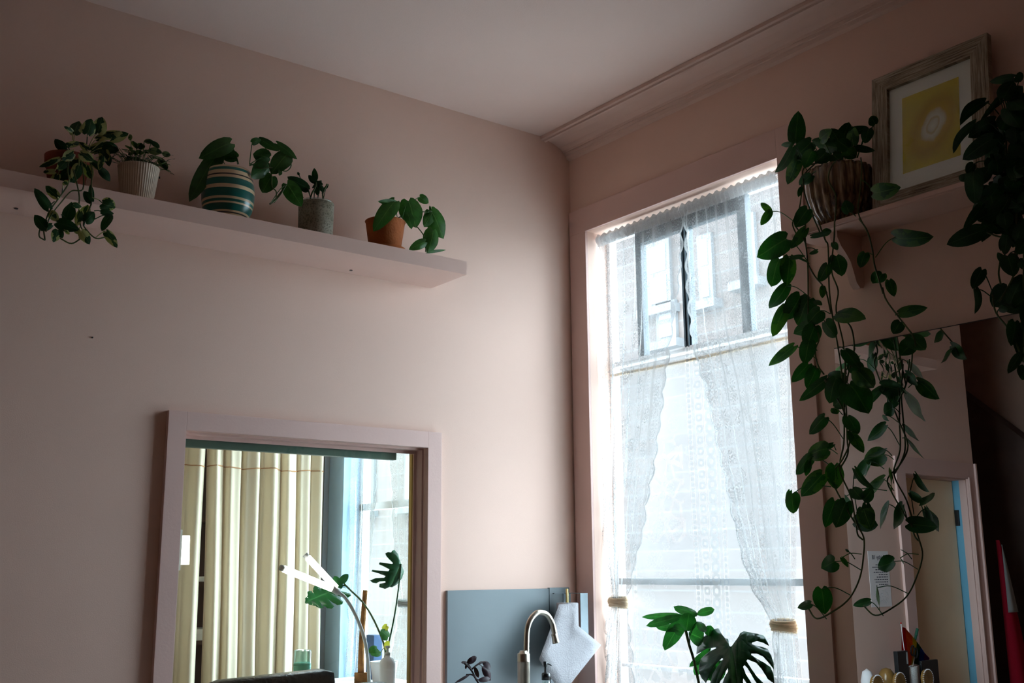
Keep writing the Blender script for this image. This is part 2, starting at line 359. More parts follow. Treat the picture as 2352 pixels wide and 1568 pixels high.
def holed_wall(name, axis, plane, thick, u0, u1, z0, z1, holes, mat, kind='structure', label=None):
    # wall in plane X or Y = plane .. plane+thick, with rectangular openings (u0, u1, z0, z1)
    us = sorted({u0, u1, *[h[0] for h in holes], *[h[1] for h in holes]}); zs = sorted({z0, z1, *[h[2] for h in holes], *[h[3] for h in holes]})
    bm = bmesh.new(); solid = {}
    for i in range(len(us)-1):
        for j in range(len(zs)-1):
            cu, cz = (us[i]+us[i+1])/2, (zs[j]+zs[j+1])/2
            solid[i, j] = not any(h[0] < cu < h[1] and h[2] < cz < h[3] for h in holes)
    V = {}
    def v(i, j, k):
        key = (i, j, k)
        if key not in V:
            d = plane + (thick if k else 0)
            V[key] = bm.verts.new((d, us[i], zs[j]) if axis == 'X' else (us[i], d, zs[j]))
        return V[key]
    for (i, j), s in solid.items():
        if not s: continue
        for k in (0, 1): bm.faces.new((v(i, j, k), v(i+1, j, k), v(i+1, j+1, k), v(i, j+1, k)))
        for di, dj, a, b in ((-1, 0, (i, j), (i, j+1)), (1, 0, (i+1, j), (i+1, j+1)), (0, -1, (i, j), (i+1, j)), (0, 1, (i, j+1), (i+1, j+1))):
            if not solid.get((i+di, j+dj), False): bm.faces.new((v(*a, 0), v(*b, 0), v(*b, 1), v(*a, 1)))
    o = bm_obj(name, bm, mat); tag(o, label, kind=kind); return o

# ------------------------------------------------------------------ leaves
def add_leaf(bm, B, T, width, n0, turn=0., curl=.12, fold=.22, bend=0., kind='heart', nl=8):
    uvl = bm.loops.layers.uv.verify()
    L = T-B; ln = L.length; d = L.normalized()
    side = d.cross(n0); side = side.normalized() if side.length > 1e-4 else d.orthogonal()
    nn = side.cross(d)
    R = Matrix.Rotation(turn, 3, d); side = R @ side; nn = R @ nn
    cols = (-1, -.55, 0, .55, 1)
    def prof(s):
        if kind == 'heart': return ((s+.045)**.40)*((1-s)**.72)/.506
        if kind == 'ovate': return ((s+.02)**.55)*((1-s)**.6)/.46
        return ((s+.02)**.7)*((1-s)**.7)/.39
    grid = []
    for i in range(nl+1):
        s = i/nl; w = min(1.05, prof(s))*width/2 if s < 1 else 0; row = []
        for c in cols:
            back = .13*ln*math.sin(math.pi*min(1, abs(c)*.75))*max(0, 1-3.2*s) if kind == 'heart' else 0
            p = B + d*(s*ln-back) + side*(c*w + bend*ln*4*s*(1-s)) + nn*(curl*ln*4*s*(1-s) - fold*w*abs(c) + .04*width*math.sin(7*s+2*c))
            row.append((p, (c*.5+.5, s)))
        grid.append(row)
    vs = [[bm.verts.new(p) for p, _ in row] for row in grid[:-1]]; tip = bm.verts.new(grid[-1][2][0])
    def face(q, uvs):
        f = bm.faces.new(q)
        for l, t in zip(f.loops, uvs): l[uvl].uv = t
        f.smooth = True
    for i in range(nl-1):
        for k in range(4):
            face((vs[i][k], vs[i][k+1], vs[i+1][k+1], vs[i+1][k]), (grid[i][k][1], grid[i][k+1][1], grid[i+1][k+1][1], grid[i+1][k][1]))
    for k in range(4): face((vs[nl-1][k], vs[nl-1][k+1], tip), (grid[nl-1][k][1], grid[nl-1][k+1][1], (.5, 1)))
RND = random.Random(7)
def leaf_obj(parent, B, T, width, mat, stalk=None, n0=None, turn=0., curl=.12, fold=.22, bend=0., kind='heart', rs=.0016, name='leaf'):
    bm = bmesh.new()
    if n0 is None: n0 = (CAM-(B+T)/2).normalized()
    add_leaf(bm, B, T, width, n0, turn, curl, fold, bend, kind)
    if stalk is not None:
        pts = [Vector(p) for p in stalk] + [B]
        if len(pts) == 2:
            m = pts[0].lerp(pts[1], .55) + Vector((0, 0, (pts[0]-pts[1]).length*.12)); pts = [pts[0], m, pts[1]]
        add_tube(bm, catmull(pts, 4), rs, 5)
    me = bpy.data.meshes.new(name); bm.to_mesh(me); bm.free()
    return link(name, me, mat, parent)
def leaves(parent, rows, crop, proj, plane, mats, jit=.015, group_w=1., kind='heart', name='leaf', **kw):
    # rows measured in a photo crop (ox, oy, scale): base, tip, apparent width, optional stalk start, optional bend
    ox, oy, sc = crop
    for row in rows:
        bx, by, tx, ty, w = row[:5]; st = row[5:7] if len(row) >= 7 else None; bend = row[7] if len(row) > 7 else 0.
        pl = plane(by/sc+oy) if callable(plane) else plane
        d1 = pl + RND.uniform(-jit, jit)
        B = proj(ox+bx/sc, oy+by/sc, d1); T = proj(ox+tx/sc, oy+ty/sc, d1 + RND.uniform(-jit, jit))
        depth = (B-CAM).dot(FW); width = w/sc*depth/F_PX
        turn = RND.uniform(-.5, .5); width /= max(.6, math.cos(turn))
        S = None
        if st and st[0] is not None: S = [proj(ox+st[0]/sc, oy+st[1]/sc, pl)]
        mat = RND.choice(mats) if isinstance(mats, list) else mats
        leaf_obj(parent, B, T, width*group_w*1.12, mat, S, turn=turn, curl=RND.uniform(.02, .12), fold=RND.uniform(.05, .35), bend=bend, kind=kind, name=name, **kw)
def stems(parent, lines, crop, proj, plane, r=.0028, mat=None, name='vine_stem'):
    ox, oy, sc = crop
    for i, ln in enumerate(lines):
        pts = []
        for q in ln:
            pl = plane(q[1]/sc+oy) if callable(plane) else plane
            pts.append(proj(ox+q[0]/sc, oy+q[1]/sc, pl + (q[2] if len(q) > 2 else RND.uniform(-.006, .006))))
        tube(name, pts, r, mat or M['stem'], parent, seg=6, n=5)

# ================================================================== THE SETTING
ZC = 3.445
box('floor', (-4.8, -5.4, -.1), (.3, 3.4, 0), M['floor'])['kind'] = 'structure'
box('ceiling', (-4.8, -5.4, ZC), (.3, 3.4, ZC+.1), M['ceil'])['kind'] = 'structure'
IW = (-1.759, -.780, .95, 1.975)     # interior window opening
DR = (-3.46, -2.745, 0., 2.04)      # door opening
holed_wall('wall_left', 'Y', 0., .12, -3.57, 0., 0., ZC, [IW, DR], M['wall'])
MW = (-1.20, -.115, .95, 2.99); AW = (1.02, 2.12, .85, 2.9)
holed_wall('wall_right', 'X', 0., .158, -5.4, .06, 0., ZC, [MW], M['wall'])
holed_wall('wall_far_right', 'X', 0., .165, .06, 3.4, 0., ZC, [AW], M['blue_wall'])
box('wall_rear', (-4.8, -5.4, 0), (0, -5.2, ZC), M['wall'])['kind'] = 'structure'
box('wall_hall', (-4.8, -5.2, 0), (-4.6, 3.2, ZC), M['hall'])['kind'] = 'structure'
box('wall_back', (-4.6, 3.2, 0), (0, 3.4, ZC), M['cream_wall'])['kind'] = 'structure'
box('wall_partition', (-3.57, .121, 0), (-3.475, 3.199, ZC), M['cream_wall'])['kind'] = 'structure'

# plaster cornice along the right wall: profile (distance from wall, drop from ceiling)
def cornice():
    prof = [(0, 0), (.170, 0), (.170, .010), (.164, .014), (.160, .004), (.154, .003), (.150, .014), (.143, .016), (.138, .006), (.10, .012), (.06, .022), (.042, .030), (.038, .036), (.030, .034), (.028, .042), (.020, .042), (.018, .052), (.008, .054), (0, .056)]
    prof = [(x, z*1.5) for x, z in prof]; bm = bmesh.new(); a = [bm.verts.new((-x, -.0005, ZC-z)) for x, z in prof]; b = [bm.verts.new((-x, -5.2, ZC-z)) for x, z in prof]
    for i in range(len(prof)): bm.faces.new((a[i], a[(i+1) % len(prof)], b[(i+1) % len(prof)], b[i]))
    bm.faces.new(a); bm.faces.new(list(reversed(b)))
    o = bm_obj('trim_1', bm, M['ceil']); tag(o, 'moulded plaster cornice along the window wall', kind='structure')
cornice()
# flat casing around the street window
t2 = struct('trim_2', (0, -.65, .95), 'flat pink casing around the street window')
box('casing_board', (-.013, -1.305, .95), (0, -1.2, 3.105), M['trim'], t2, .002)
box('casing_board', (-.013, -1.2, 2.99), (0, -.006, 3.105), M['trim'], t2, .002)
box('casing_board', (-.013, -.115, .95), (0, -.006, 2.99), M['trim'], t2, .002)

# ------------------------------------------------------------------ street window
def street_window():
    w = struct('window_1', (.14, -.657, .95), 'tall street window with dark steel bars')
    X0, X1 = .115, .15
    y0, y1, z0, z1 = MW
    for lo, hi in (((X0, y0, z0), (X1+.006, y0+.02, z1)), ((X0, y1-.02, z0), (X1+.006, y1, z1)), ((X0, y0, z1-.03), (X1+.006, y1, z1)), ((X0-.02, y0, z0), (X1+.006, y1, z0+.04))):
        box('frame', lo, hi, M['white'], w)
    box('top_rail', (X0, -.93, 2.90), (X1, -.30, 2.958), M['steel_dark'], w, .003)
    box('stile', (X0, -.93, 2.39), (X1, -.885, 2.90), M['steel_dark'], w, .003)
    box('stile', (X0, -.335, 2.39), (X1, -.30, 2.90), M['steel_dark'], w, .003)
    mu = box('mullion', (X0, -.615, 2.39), (X1, -.572, 2.90), M['steel_dark'], w, .003)
    for k in (-.606, -.590): box('mullion_bead', (X0-.008, k, 2.39), (X0, k+.007, 2.90), M['steel_dark'], mu)
    box('meeting_rail', (X0-.006, y0+.02, 2.372), (X1, y1-.02, 2.395), M['white'], w, .003)
    box('lower_rail', (X0, y0+.02, 1.435), (X1, y1-.02, 1.462), paint('grey_rail', (.34, .37, .39), .5), w, .003)
    box('lower_rail', (X0, y0+.02, 1.10), (X1, y1-.02, 1.115), M['white'], w, .003)
    for a, b, c, d in ((y0+.02, -.93, 2.395, 2.96), (-.885, -.615, 2.395, 2.90), (-.572, -.335, 2.395, 2.90), (-.30, y1-.02, 2.395, 2.96), (y0+.02, y1-.02, 1.462, 2.372), (y0+.02, y1-.02, .99, 1.435)):
        box('pane', (X0+.014, a, c), (X0+.018, b, d), M['glass'], w)
    box('window_sill', (-.05, y0-.03, .925), (X0, y1+.03, .95), M['trim'], w, .004)
street_window()
def far_window():
    w = struct('window_2', (.14, 1.57, .85), 'lace-curtained street window of the next room')
    y0, y1, z0, z1 = AW
    for lo, hi in (((.11, y0, z0), (.16, y0+.04, z1)), ((.11, y1-.04, z0), (.16, y1, z1)), ((.11, y0, z1-.05), (.16, y1, z1)), ((.11, y0, z0), (.16, y1, z0+.05)), ((.11, y0, 1.85), (.16, y1, 1.89))):
        box('frame', lo, hi, M['white'], w)
    box('pane', (.13, y0+.04, 1.89), (.134, y1-.04, z1-.05), M['glass'], w); box('pane', (.13, y0+.04, z0+.05), (.134, y1-.04, 1.85), M['glass'], w)
far_window()

# ------------------------------------------------------------------ interior window in the left wall
def interior_window():
    w = struct('window_3', (-1.27, .05, .95), 'interior window with pink wooden casing in the left wall')
    x0, x1, z0, z1 = IW; c = .064
    box('casing_board', (x0-c, -.022, z0-c), (x0, 0, z1+c), M['trim'], w, .0015)
    box('casing_board', (x1, -.022, z0-c), (x1+c, 0, z1+c), M['trim'], w, .0015)
    box('casing_board', (x0, -.022, z1), (x1, 0, z1+c), M['trim'], w, .0015)
    box('casing_board', (x0, -.022, z0-c), (x1, 0, z0), M['trim'], w, .0015)
    # stepped jamb lining and stop beads
    for y0, y1, s in ((.012, .052, .008), (.052, .058, .020)):
        box('jamb', (x0, y0, z0), (x0+s, y1, z1), M['trim'], w); box('jamb', (x1-s, y0, z0), (x1, y1, z1), M['trim'], w)
        box('jamb', (x0+s, y0, z1-s), (x1-s, y1, z1), M['trim'], w); box('jamb', (x0+s, y0, z0), (x1-s, y1, z0+s), M['trim'], w)
    box('pane', (x0+.004, .060, z0+.004), (x1-.004, .066, z1-.004), M['pane'], w)
    box('brass_strip', (x1-.020, .068, z0), (x1-.012, .085, z1-.02), M['brass'], w)
    box('blind_rail', (x0+.002, .070, z1-.046), (x1-.09, .098, z1-.012), M['blind'], w, .002)
interior_window()

# ------------------------------------------------------------------ door and note seen in the mirror
def door():
    d = struct('door_1', (-3.1, .06, 0), 'cream panel door in pink casing, seen in the mirror')
    x0, x1, z0, z1 = DR; c = .10
    for a, b in (((x0-c, -.016, 0), (x0, 0, z1+c)), ((x1, -.016, 0), (x1+c, 0, z1+c)), ((x0, -.016, z1), (x1, 0, z1+c))): box('casing_board', a, b, M['trim'], d, .002)
    box('casing_bead', (x0-c, -.030, 0), (x0-c+.018, -.016, z1+c), M['trim'], d, .003)
    box('casing_bead', (x0-.012, -.026, 0), (x0, -.016, z1+.01), M['trim'], d, .003)
    box('jamb', (x0, .0, 0), (x0+.006, .045, z1), M['trim'], d)
    box('jamb', (x0, .045, 0), (x0+.006, .092, z1), M['blue_paint'], d)
    box('jamb', (x1-.006, .0, 0), (x1, .12, z1), M['trim'], d); box('jamb', (x0+.006, 0, z1-.006), (x1-.006, .12, z1), M['trim'], d)
    lf = box('door_leaf', (x0+.016, .086, .008), (x1-.010, .118, z1-.010), M['cream_door'], d, .002)
    for z in (1.80, .30):
        h = box('hinge', (x0+.006, .060, z-.05), (x0+.020, .086, z+.05), M['black'], d, .003)
M['blue_paint'] = paint('blue_jamb_paint', (.16, .44, .62), .5, .3, .03)
M['cream_door'] = paint('cream_door_paint', (.93, .77, .52), .5, .3, .03)
door()
# hall beyond the end of the left wall: sloping stair side
def stair():
    s = struct('trim_3', (-4.4, .5, 0), 'dark sloping stair panel beyond the wall end')
    bm = bmesh.new(); prof = [(-.3, 0), (1.7, 0), (1.7, 3.4), (1.2, 3.4), (-.3, 2.04)]
    a = [bm.verts.new((-4.42, y, z)) for y, z in prof]; b = [bm.verts.new((-4.58, y, z)) for y, z in prof]
    bm.faces.new(a); bm.faces.new(list(reversed(b)))
    for i in range(5): bm.faces.new((a[i], a[(i+1) % 5], b[(i+1) % 5], b[i]))
    bm_obj('stair_panel', bm, M['hall_dark'], s)
    box('newel_post', (-4.40, -.38, 0), (-4.31, -.29, 2.0), M['hall_dark'], s, .004)
stair()
box('trim_4', (-.035, 2.30, 0), (-.001, 2.45, ZC), paint('grey_post', (.30, .33, .36), .6))['kind'] = 'structure'

# ------------------------------------------------------------------ outside: facade across the street
def facade():
    X = 6.2
    f = thing('brick_building', 'pale brick building across the street behind the lace', 'building', (X+.2, 8., -3.))
    rects = []
    for (xa, xb, ya, yb) in ((1606, 1646, 545, 690), (1490, 1548, 565, 700), (1700, 1745, 500, 640), (1512, 1560, 700, 780)):
        a = oX(xa, ya, X); b = oX(xb, yb, X); rects.append((min(a.y, b.y), max(a.y, b.y), min(a.z, b.z), max(a.z, b.z)))
    for yy in (8.5, 10.5, 12.5): rects.append((yy, yy+1.0, 2.5, 4.2))
    bm = bmesh.new(); add_box(bm, (X, 3.45, -3), (X+.4, 18, 8.8)); bm_obj('wall', bm, M['brick'], f)
    gw0 = paint('grey_parapet', (.09, .09, .09), .7)
    box('parapet', (X-.12, 3.4, 8.8), (X+.4, 18, 9.0), gw0, f)
    gw = paint('grey_window_frame', (.09, .09, .09), .7); sky = paint('bright_window_glass', (.16, .17, .18), .15, .5, .02)
    for a, b, c, d in rects:
        w = box('window', (X-.05, a, c), (X-.001, b, d), gw, f)
        box('window_pane', (X-.06, a+.06, c+.06), (X-.05, b-.06, (c+d)/2-.03), sky, w); box('window_pane', (X-.06, a+.06, (c+d)/2+.03), (X-.05, b-.06, d-.06), sky, w)
        box('window_ledge', (X-.16, a-.1, c-.1), (X-.001, b+.1, c-.001), gw, w)
    s = box('street', (.3, -70, -3.2), (80, 70, -3.0), paint('pale_pavement', (.46, .46, .45), .9)); s['kind'] = 'structure'
facade()

# ================================================================== LACE CURTAINS
def lerp_poly(poly, z):
    # poly: list of (y, z) from the top down
    if z >= poly[0][1]: return poly[0][0]
    for (a, za), (b, zb) in zip(poly, poly[1:]):
        if za >= z >= zb:
            t = (za-z)/max(1e-6, za-zb); t2 = t*t*(3-2*t)*.5 + t*.5
            return a+(b-a)*t2
    return poly[-1][0]
M['hem'] = lace('lace_hem', False, .78, trans=.45)
def lace_curtain(label, left_px, right_px, X, ztop, zbot, pleats, scallop, tie_z, mat=None, cloth=.95, amp=.017, group=None, proj=oX, phase=0., tie_mat=None, tie=True):
    L = [(proj(x, y, X).y, proj(x, y, X).z) for x, y in left_px]; R = [(proj(x, y, X).y, proj(x, y, X).z) for x, y in right_px]
    cy = (L[0][0]+R[0][0])/2
    t = thing('lace_curtain', label, 'curtain', (X, cy, zbot), group)
    nz, nu = 110, 72; bm = bmesh.new(); uvl = bm.loops.layers.uv.verify(); g = []
    hem = bmesh.new(); hl = hem.loops.layers.uv.verify(); hrow = []
    def edge_off(z): return .020*abs(math.sin(math.pi*z/.092)) - .010
    for i in range(nz+1):
        z = ztop+(zbot-ztop)*i/nz; a, b = lerp_poly(L, z), lerp_poly(R, z); row = []
        wid = abs(b-a); squeeze = min(1., wid/abs(R[0][0]-L[0][0])); dt = abs(z-tie_z); pinch = min(1., .35+dt/.35)
        for k in range(nu+1):
            u = k/nu
            uu = u + .012*math.sin(9*u+3*z+phase)
            y = a+(b-a)*u
            if scallop == 'R': y += edge_off(z)*(-1)*u**14
            if scallop == 'L': y += edge_off(z)*(1-u)**14
            A = amp*(.55+.45*math.sin(5.3*u+phase))*pinch*(1.15-.3*squeeze)*min(1, (ztop-z)/.12+.25)
            x = X + A*math.sin(2*math.pi*pleats*uu+phase+.9*math.sin(2.1*z)) + .004*math.sin(31*u+7*z)
            row.append((bm.verts.new((x, y, z)), (u*cloth, z)))
        g.append(row)
    for i in range(nz):
        for k in range(nu):
            q = (g[i][k], g[i][k+1], g[i+1][k+1], g[i+1][k]); f = bm.faces.new([v for v, _ in q]); f.smooth = True
            for l, (_, uv) in zip(f.loops, q): l[uvl].uv = uv
    ks = (nu, nu-1) if scallop == 'R' else (0, 1)
    for i in range(nz):
        q = []
        for (ii, kk) in ((i, ks[0]), (i, ks[1]), (i+1, ks[1]), (i+1, ks[0])):
            v, uv = g[ii][kk]; q.append((hem.verts.new(v.co+Vector((-.0015, 0, 0))), uv))
        f = hem.faces.new([v for v, _ in q])
        for l, (_, uv) in zip(f.loops, q): l[hl].uv = uv
    cl = bm_obj('cloth', bm, mat or M['lace'], t, 'raw')
    if scallop: bm_obj('scalloped_hem', hem, M['hem'], cl, 'raw')
    else: hem.free()
    # gathered header over the rod
    hb = bmesh.new(); hu = hb.loops.layers.uv.verify(); rows = []
    for i in range(7):
        z = ztop + .012 - i*.0085; row = []
        for k in range(161):
            u = k/160; y = L[0][0]+(R[0][0]-L[0][0])*u
            row.append((hb.verts.new((X-.016*math.sin(math.pi*min(1, i/6+.15))-.004*abs(math.sin(u*70+i*.3)), y, z+.005*math.sin(u*83)*(i == 0))), (u*cloth*1.8, z)))
        rows.append(row)
    for i in range(6):
        for k in range(160):
            q = (rows[i][k], rows[i][k+1], rows[i+1][k+1], rows[i+1][k]); f = hb.faces.new([v for v, _ in q]); f.smooth = True
            for l, (_, uv) in zip(f.loops, q): l[hu].uv = uv
    bm_obj('gathered_header', hb, M['hem'], cl, 'raw')
    if tie:
        a, b = lerp_poly(L, tie_z), lerp_poly(R, tie_z); c = (a+b)/2; w = abs(b-a)/2+.006
        tb = bmesh.new()
        for j in range(5):
            zz = tie_z+.016-.008*j; pts = [Vector((X+(.019+.002*(j % 2))*math.sin(q), c+(w-.003*abs(j-2))*math.cos(q), zz+.005*math.sin(q+j*.7))) for q in (2*math.pi*k/28 for k in range(29))]
            add_tube(tb, pts, .0060, 6)
        bm_obj('tie_band', tb, tie_mat or M['tie'], t, True)
    return t
CX = .055
LCL = [(1374, 545), (1378, 800), (1381, 1000), (1384, 1180), (1393, 1300), (1403, 1372), (1400, 1392), (1390, 1430), (1380, 1490), (1366, 1600)]
LCR = [(1566, 492), (1567, 560), (1562, 640), (1552, 720), (1540, 800), (1524, 900), (1508, 1028), (1482, 1198), (1452, 1330), (1440, 1372), (1438, 1395), (1444, 1440), (1450, 1500), (1456, 1600)]
RCL = [(1567, 492), (1569, 520), (1574, 640), (1585, 760), (1596, 820), (1618, 900), (1640, 1010), (1669, 1139), (1699, 1262), (1728, 1350), (1772, 1424), (1776, 1445), (1779, 1500), (1784, 1600)]
RCR = [(1787, 392), (1806, 640), (1822, 850), (1829, 1000), (1829, 1100), (1826, 1250), (1824, 1380), (1826, 1430), (1829, 1450), (1833, 1500), (1842, 1600)]
ZT = 2.962
lace_curtain('white floral lace curtain tied back at the left of the street window', LCL, LCR, CX, ZT, 1.0, 8, 'R', oX(1420, 1383, CX).z, group=None)
lace_curtain('white floral lace curtain tied back at the right, behind the trailing pothos', RCL, RCR, CX-.002, ZT, 1.0, 9, 'L', oX(1800, 1437, CX).z, phase=1.3)
rod = tube('curtain_rod', [(CX, -.118, ZT), (CX, -.65, ZT), (CX, -1.196, ZT)], .006, M['white'])
tag(rod, 'thin white rod carrying the tied lace curtains', 'curtain rod')

def net_panel():
    X = .092; y0, y1 = -.235, -1.06; z1, z0 = 2.382, .985
    t = thing('net_curtain', 'flat openwork lace panel covering the lower sash between the tied curtains', 'curtain', (X, -.6, z0))
    bm = bmesh.new(); uvl = bm.loops.layers.uv.verify(); g = []
    for i in range(61):
        z = z1+(z0-z1)*i/60
        g.append([(bm.verts.new((X+.007*math.sin(15*u+1.2*math.sin(2*z))*min(1, (z1-z)/.2+.2), y0+(y1-y0)*u, z)), ((y0-y1)*u, z1-z)) for u in (k/60 for k in range(61))])
    for i in range(60):
        for k in range(60):
            q = (g[i][k], g[i][k+1], g[i+1][k+1], g[i+1][k]); f = bm.faces.new([v for v, _ in q]); f.smooth = True
            for l, (_, uv) in zip(f.loops, q): l[uvl].uv = uv
    bm_obj('cloth', bm, M['lace_panel'], t, 'raw')
    r = tube('panel_rod', [(X+.006, -.14, 2.335), (X+.006, -.6, 2.330), (X+.006, -1.17, 2.335)], .007, M['tie'], t)
net_panel()

# ================================================================== LEFT WALL SHELF
SH_Z0, SH_Z1, SH_F = 2.634, 2.689, -.2545
def left_shelf():
    s = thing('wall_shelf', 'long pink floating shelf holding five potted plants', 'shelf', (-1.75, -.127, SH_Z0))
    box('board', (-2.78, SH_F, SH_Z0), (-.757, -.0005, SH_Z1), M['shelf'], s, .0012)
    for x, y in ((-2.367, -.069), (-1.158, -.05)):
        bm = bmesh.new(); bmesh.ops.create_cone(bm, cap_ends=True, segments=10, radius1=.006, radius2=.006, depth=.004, matrix=Matrix.Translation((x, y, SH_Z0-.001))); bm_obj('screw_hole', bm, M['black'], s)
left_shelf()
nl = oY(212, 775); bm = bmesh.new(); bmesh.ops.create_uvsphere(bm, u_segments=8, v_segments=6, radius=.003, matrix=Matrix.Translation((nl.x, -.002, nl.z)))
tag(bm_obj('wall_nail', bm, M['black']), 'tiny dark nail in the bare pink wall under the shelf', 'nail')

def pot_soil(c, r, z, parent):
    lathe('soil', [(0, z), (r*.6, z+.003), (r, z)], c, M['soil'], parent, 24)
SZ = SH_Z1
S1 = (60, 250, 4.611); S3 = (420, 270, 6.532); S5 = (600, 360, 4.6118)
# 1 --- variegated pothos in an old terracotta pot
def plant_variegated():
    c = Vector((-2.235, -.115, SZ))
    t = thing('potted_pothos', 'variegated pothos trailing from a dark terracotta pot over the shelf edge', 'plant', c)
    p = lathe('pot', [(0, 0), (.048, 0), (.052, .004), (.064, .092), (.069, .094), (.072, .130), (.068, .132), (.064, .128), (.060, .10)], c, M['terra_old'], t, 40)
    pot_soil(c, .062, .112, t)
    pl = lambda y: -.15 if y < 385 else (-.23 if y < 430 else -.285)
    G = [M['leaf_var'], M['leaf_var'], M['leaf_dark']]
    up = [(490, 240, 400, 185, 45, 490, 330), (510, 265, 560, 130, 115, 500, 400), (650, 260, 690, 105, 130, 640, 400), (760, 255, 805, 85, 135, 650, 420), (760, 315, 1000, 235, 80, 660, 430),
          (900, 320, 1085, 260, 100, 700, 430), (400, 430, 303, 318, 90, 470, 450), (430, 385, 590, 360, 60, 470, 460), (650, 430, 560, 350, 65, 600, 460), (690, 440, 880, 350, 95, 640, 470), (830, 400, 985, 440, 115, 700, 450),
          (800, 420, 870, 560, 100, 690, 460), (850, 470, 880, 610, 75, 720, 480)]
    mid = [(340, 530, 135, 615, 60, 450, 520), (480, 560, 640, 620, 105, 480, 480), (560, 600, 500, 760, 105, 560, 520), (450, 640, 370, 770, 95, 470, 520), (300, 660, 180, 670, 55, 400, 560), (330, 700, 245, 860, 80, 400, 600),
           (810, 510, 770, 650, 60, 740, 520), (790, 640, 890, 770, 80, 700, 560), (640, 610, 690, 740, 95, 620, 520), (420, 560, 330, 650, 85, 450, 500), (580, 470, 720, 560, 105, 570, 440), (500, 470, 380, 540, 100, 500, 430), (700, 560, 830, 660, 70, 640, 520), (520, 700, 470, 800, 80, 500, 600)]
    low = [(240, 1050, 88, 840, 100, 300, 980), (330, 930, 205, 815, 90, 350, 960), (690, 980, 610, 870, 85, 690, 1000), (690, 960, 680, 805, 55, 690, 1020), (810, 1000, 945, 1045, 140, 700, 940), (885, 1130, 800, 1295, 85, 720, 1170), (850, 1300, 965, 1472, 90, 740, 1360),
           (430, 1170, 482, 985, 115, 370, 1120), (330, 1205, 565, 1280, 120, 300, 1230), (195, 1255, 88, 1122, 105, 220, 1180), (610, 1110, 655, 1015, 90, 600, 1180), (630, 1190, 720, 1090, 110, 610, 1240), (585, 1290, 672, 1436, 95, 560, 1370), (330, 1290, 285, 1412, 90, 360, 1370), (340, 1280, 385, 1370, 70, 360, 1370),
           (575, 1090, 535, 1245, 75, 560, 1060), (255, 1100, 340, 1185, 90, 250, 1120), (400, 770, 440, 800, 60, 380, 900), (500, 1010, 590, 1040, 55, 560, 1060), (270, 1230, 150, 1290, 60, 210, 1220), (420, 1290, 460, 1330, 35, 380, 1280), (800, 1090, 930, 1110, 60, 720, 1080), (560, 1300, 500, 1270, 60, 570, 1250)]
    leaves(t, up, S1, oY, pl, G); leaves(t, mid, S1, oY, -.205, G); leaves(t, low, S1, oY, -.285, G, .012)
    stems(t, [[(470, 470, .12), (440, 640, .04), (450, 780), (350, 940), (250, 1080), (190, 1250), (200, 1390)], [(560, 470, .12), (600, 640, .05), (600, 850), (480, 870), (370, 990), (250, 1150), (210, 1300)],
              [(640, 480, .12), (700, 640, .05), (690, 800), (690, 1000), (610, 1200), (640, 1280), (740, 1370), (860, 1350)], [(200, 1390), (140, 1350), (150, 1270), (200, 1240)], [(360, 1370), (480, 1425), (590, 1365)], [(500, 640, .05), (560, 900), (560, 1060), (580, 1250), (640, 1285)]], S1, oY, -.283, .0022)
plant_variegated()
# 2 --- small-leaved plant in a ribbed cream pot
def plant_ribbed():
    c = Vector((-2.012, -.13, SZ)); rnd = random.Random(3)
    t = thing('potted_peperomia', 'small-leaved dark green plant in a cream ribbed pot', 'plant', c)
    lathe('pot', [(0, 0), (.046, 0), (.049, .003), (.0665, .138), (.068, .141), (.065, .142), (.062, .138), (.058, .11)], c, M['ribbed'], t, 192, 48, .0011)
    pot_soil(c, .060, .120, t)
    top = c+Vector((0, 0, .125))
    for i in range(62):
        q = rnd.uniform(0, 2*math.pi); rr = .012+.082*math.sqrt(rnd.random()); h = rnd.uniform(.025, .085)*(1-.45*rr/.09)+.012
        B = top+Vector((rr*math.cos(q)*1.05, rr*math.sin(q)*.75, h)); out = Vector((math.cos(q), math.sin(q)*.8, rnd.uniform(-.7, .35))).normalized()
        ln = rnd.uniform(.022, .036); leaf_obj(t, B, B+out*ln, ln*rnd.uniform(.65, .9), M['leaf_small'], [top+Vector((rr*.4*math.cos(q), rr*.4*math.sin(q), -.01))], n0=(Vector((0, 0, 1))+out*.3+Vector((0, -.5, 0))).normalized(), fold=.1, kind='ovate', rs=.0011)
    rows = [(1440, 470, 1530, 490, 55, 1330, 520), (1400, 520, 1500, 640, 70, 1330, 520), (1330, 350, 1415, 410, 50, 1290, 480), (1110, 330, 1095, 270, 40, 1110, 450), (1250, 340, 1350, 345, 45, 1240, 470), (1430, 560, 1490, 650, 45, 1340, 520), (1290, 440, 1440, 460, 70, 1250, 500)]
    leaves(t, rows, S1, oY, -.15, M['leaf_small'], kind='ovate')
plant_ribbed()
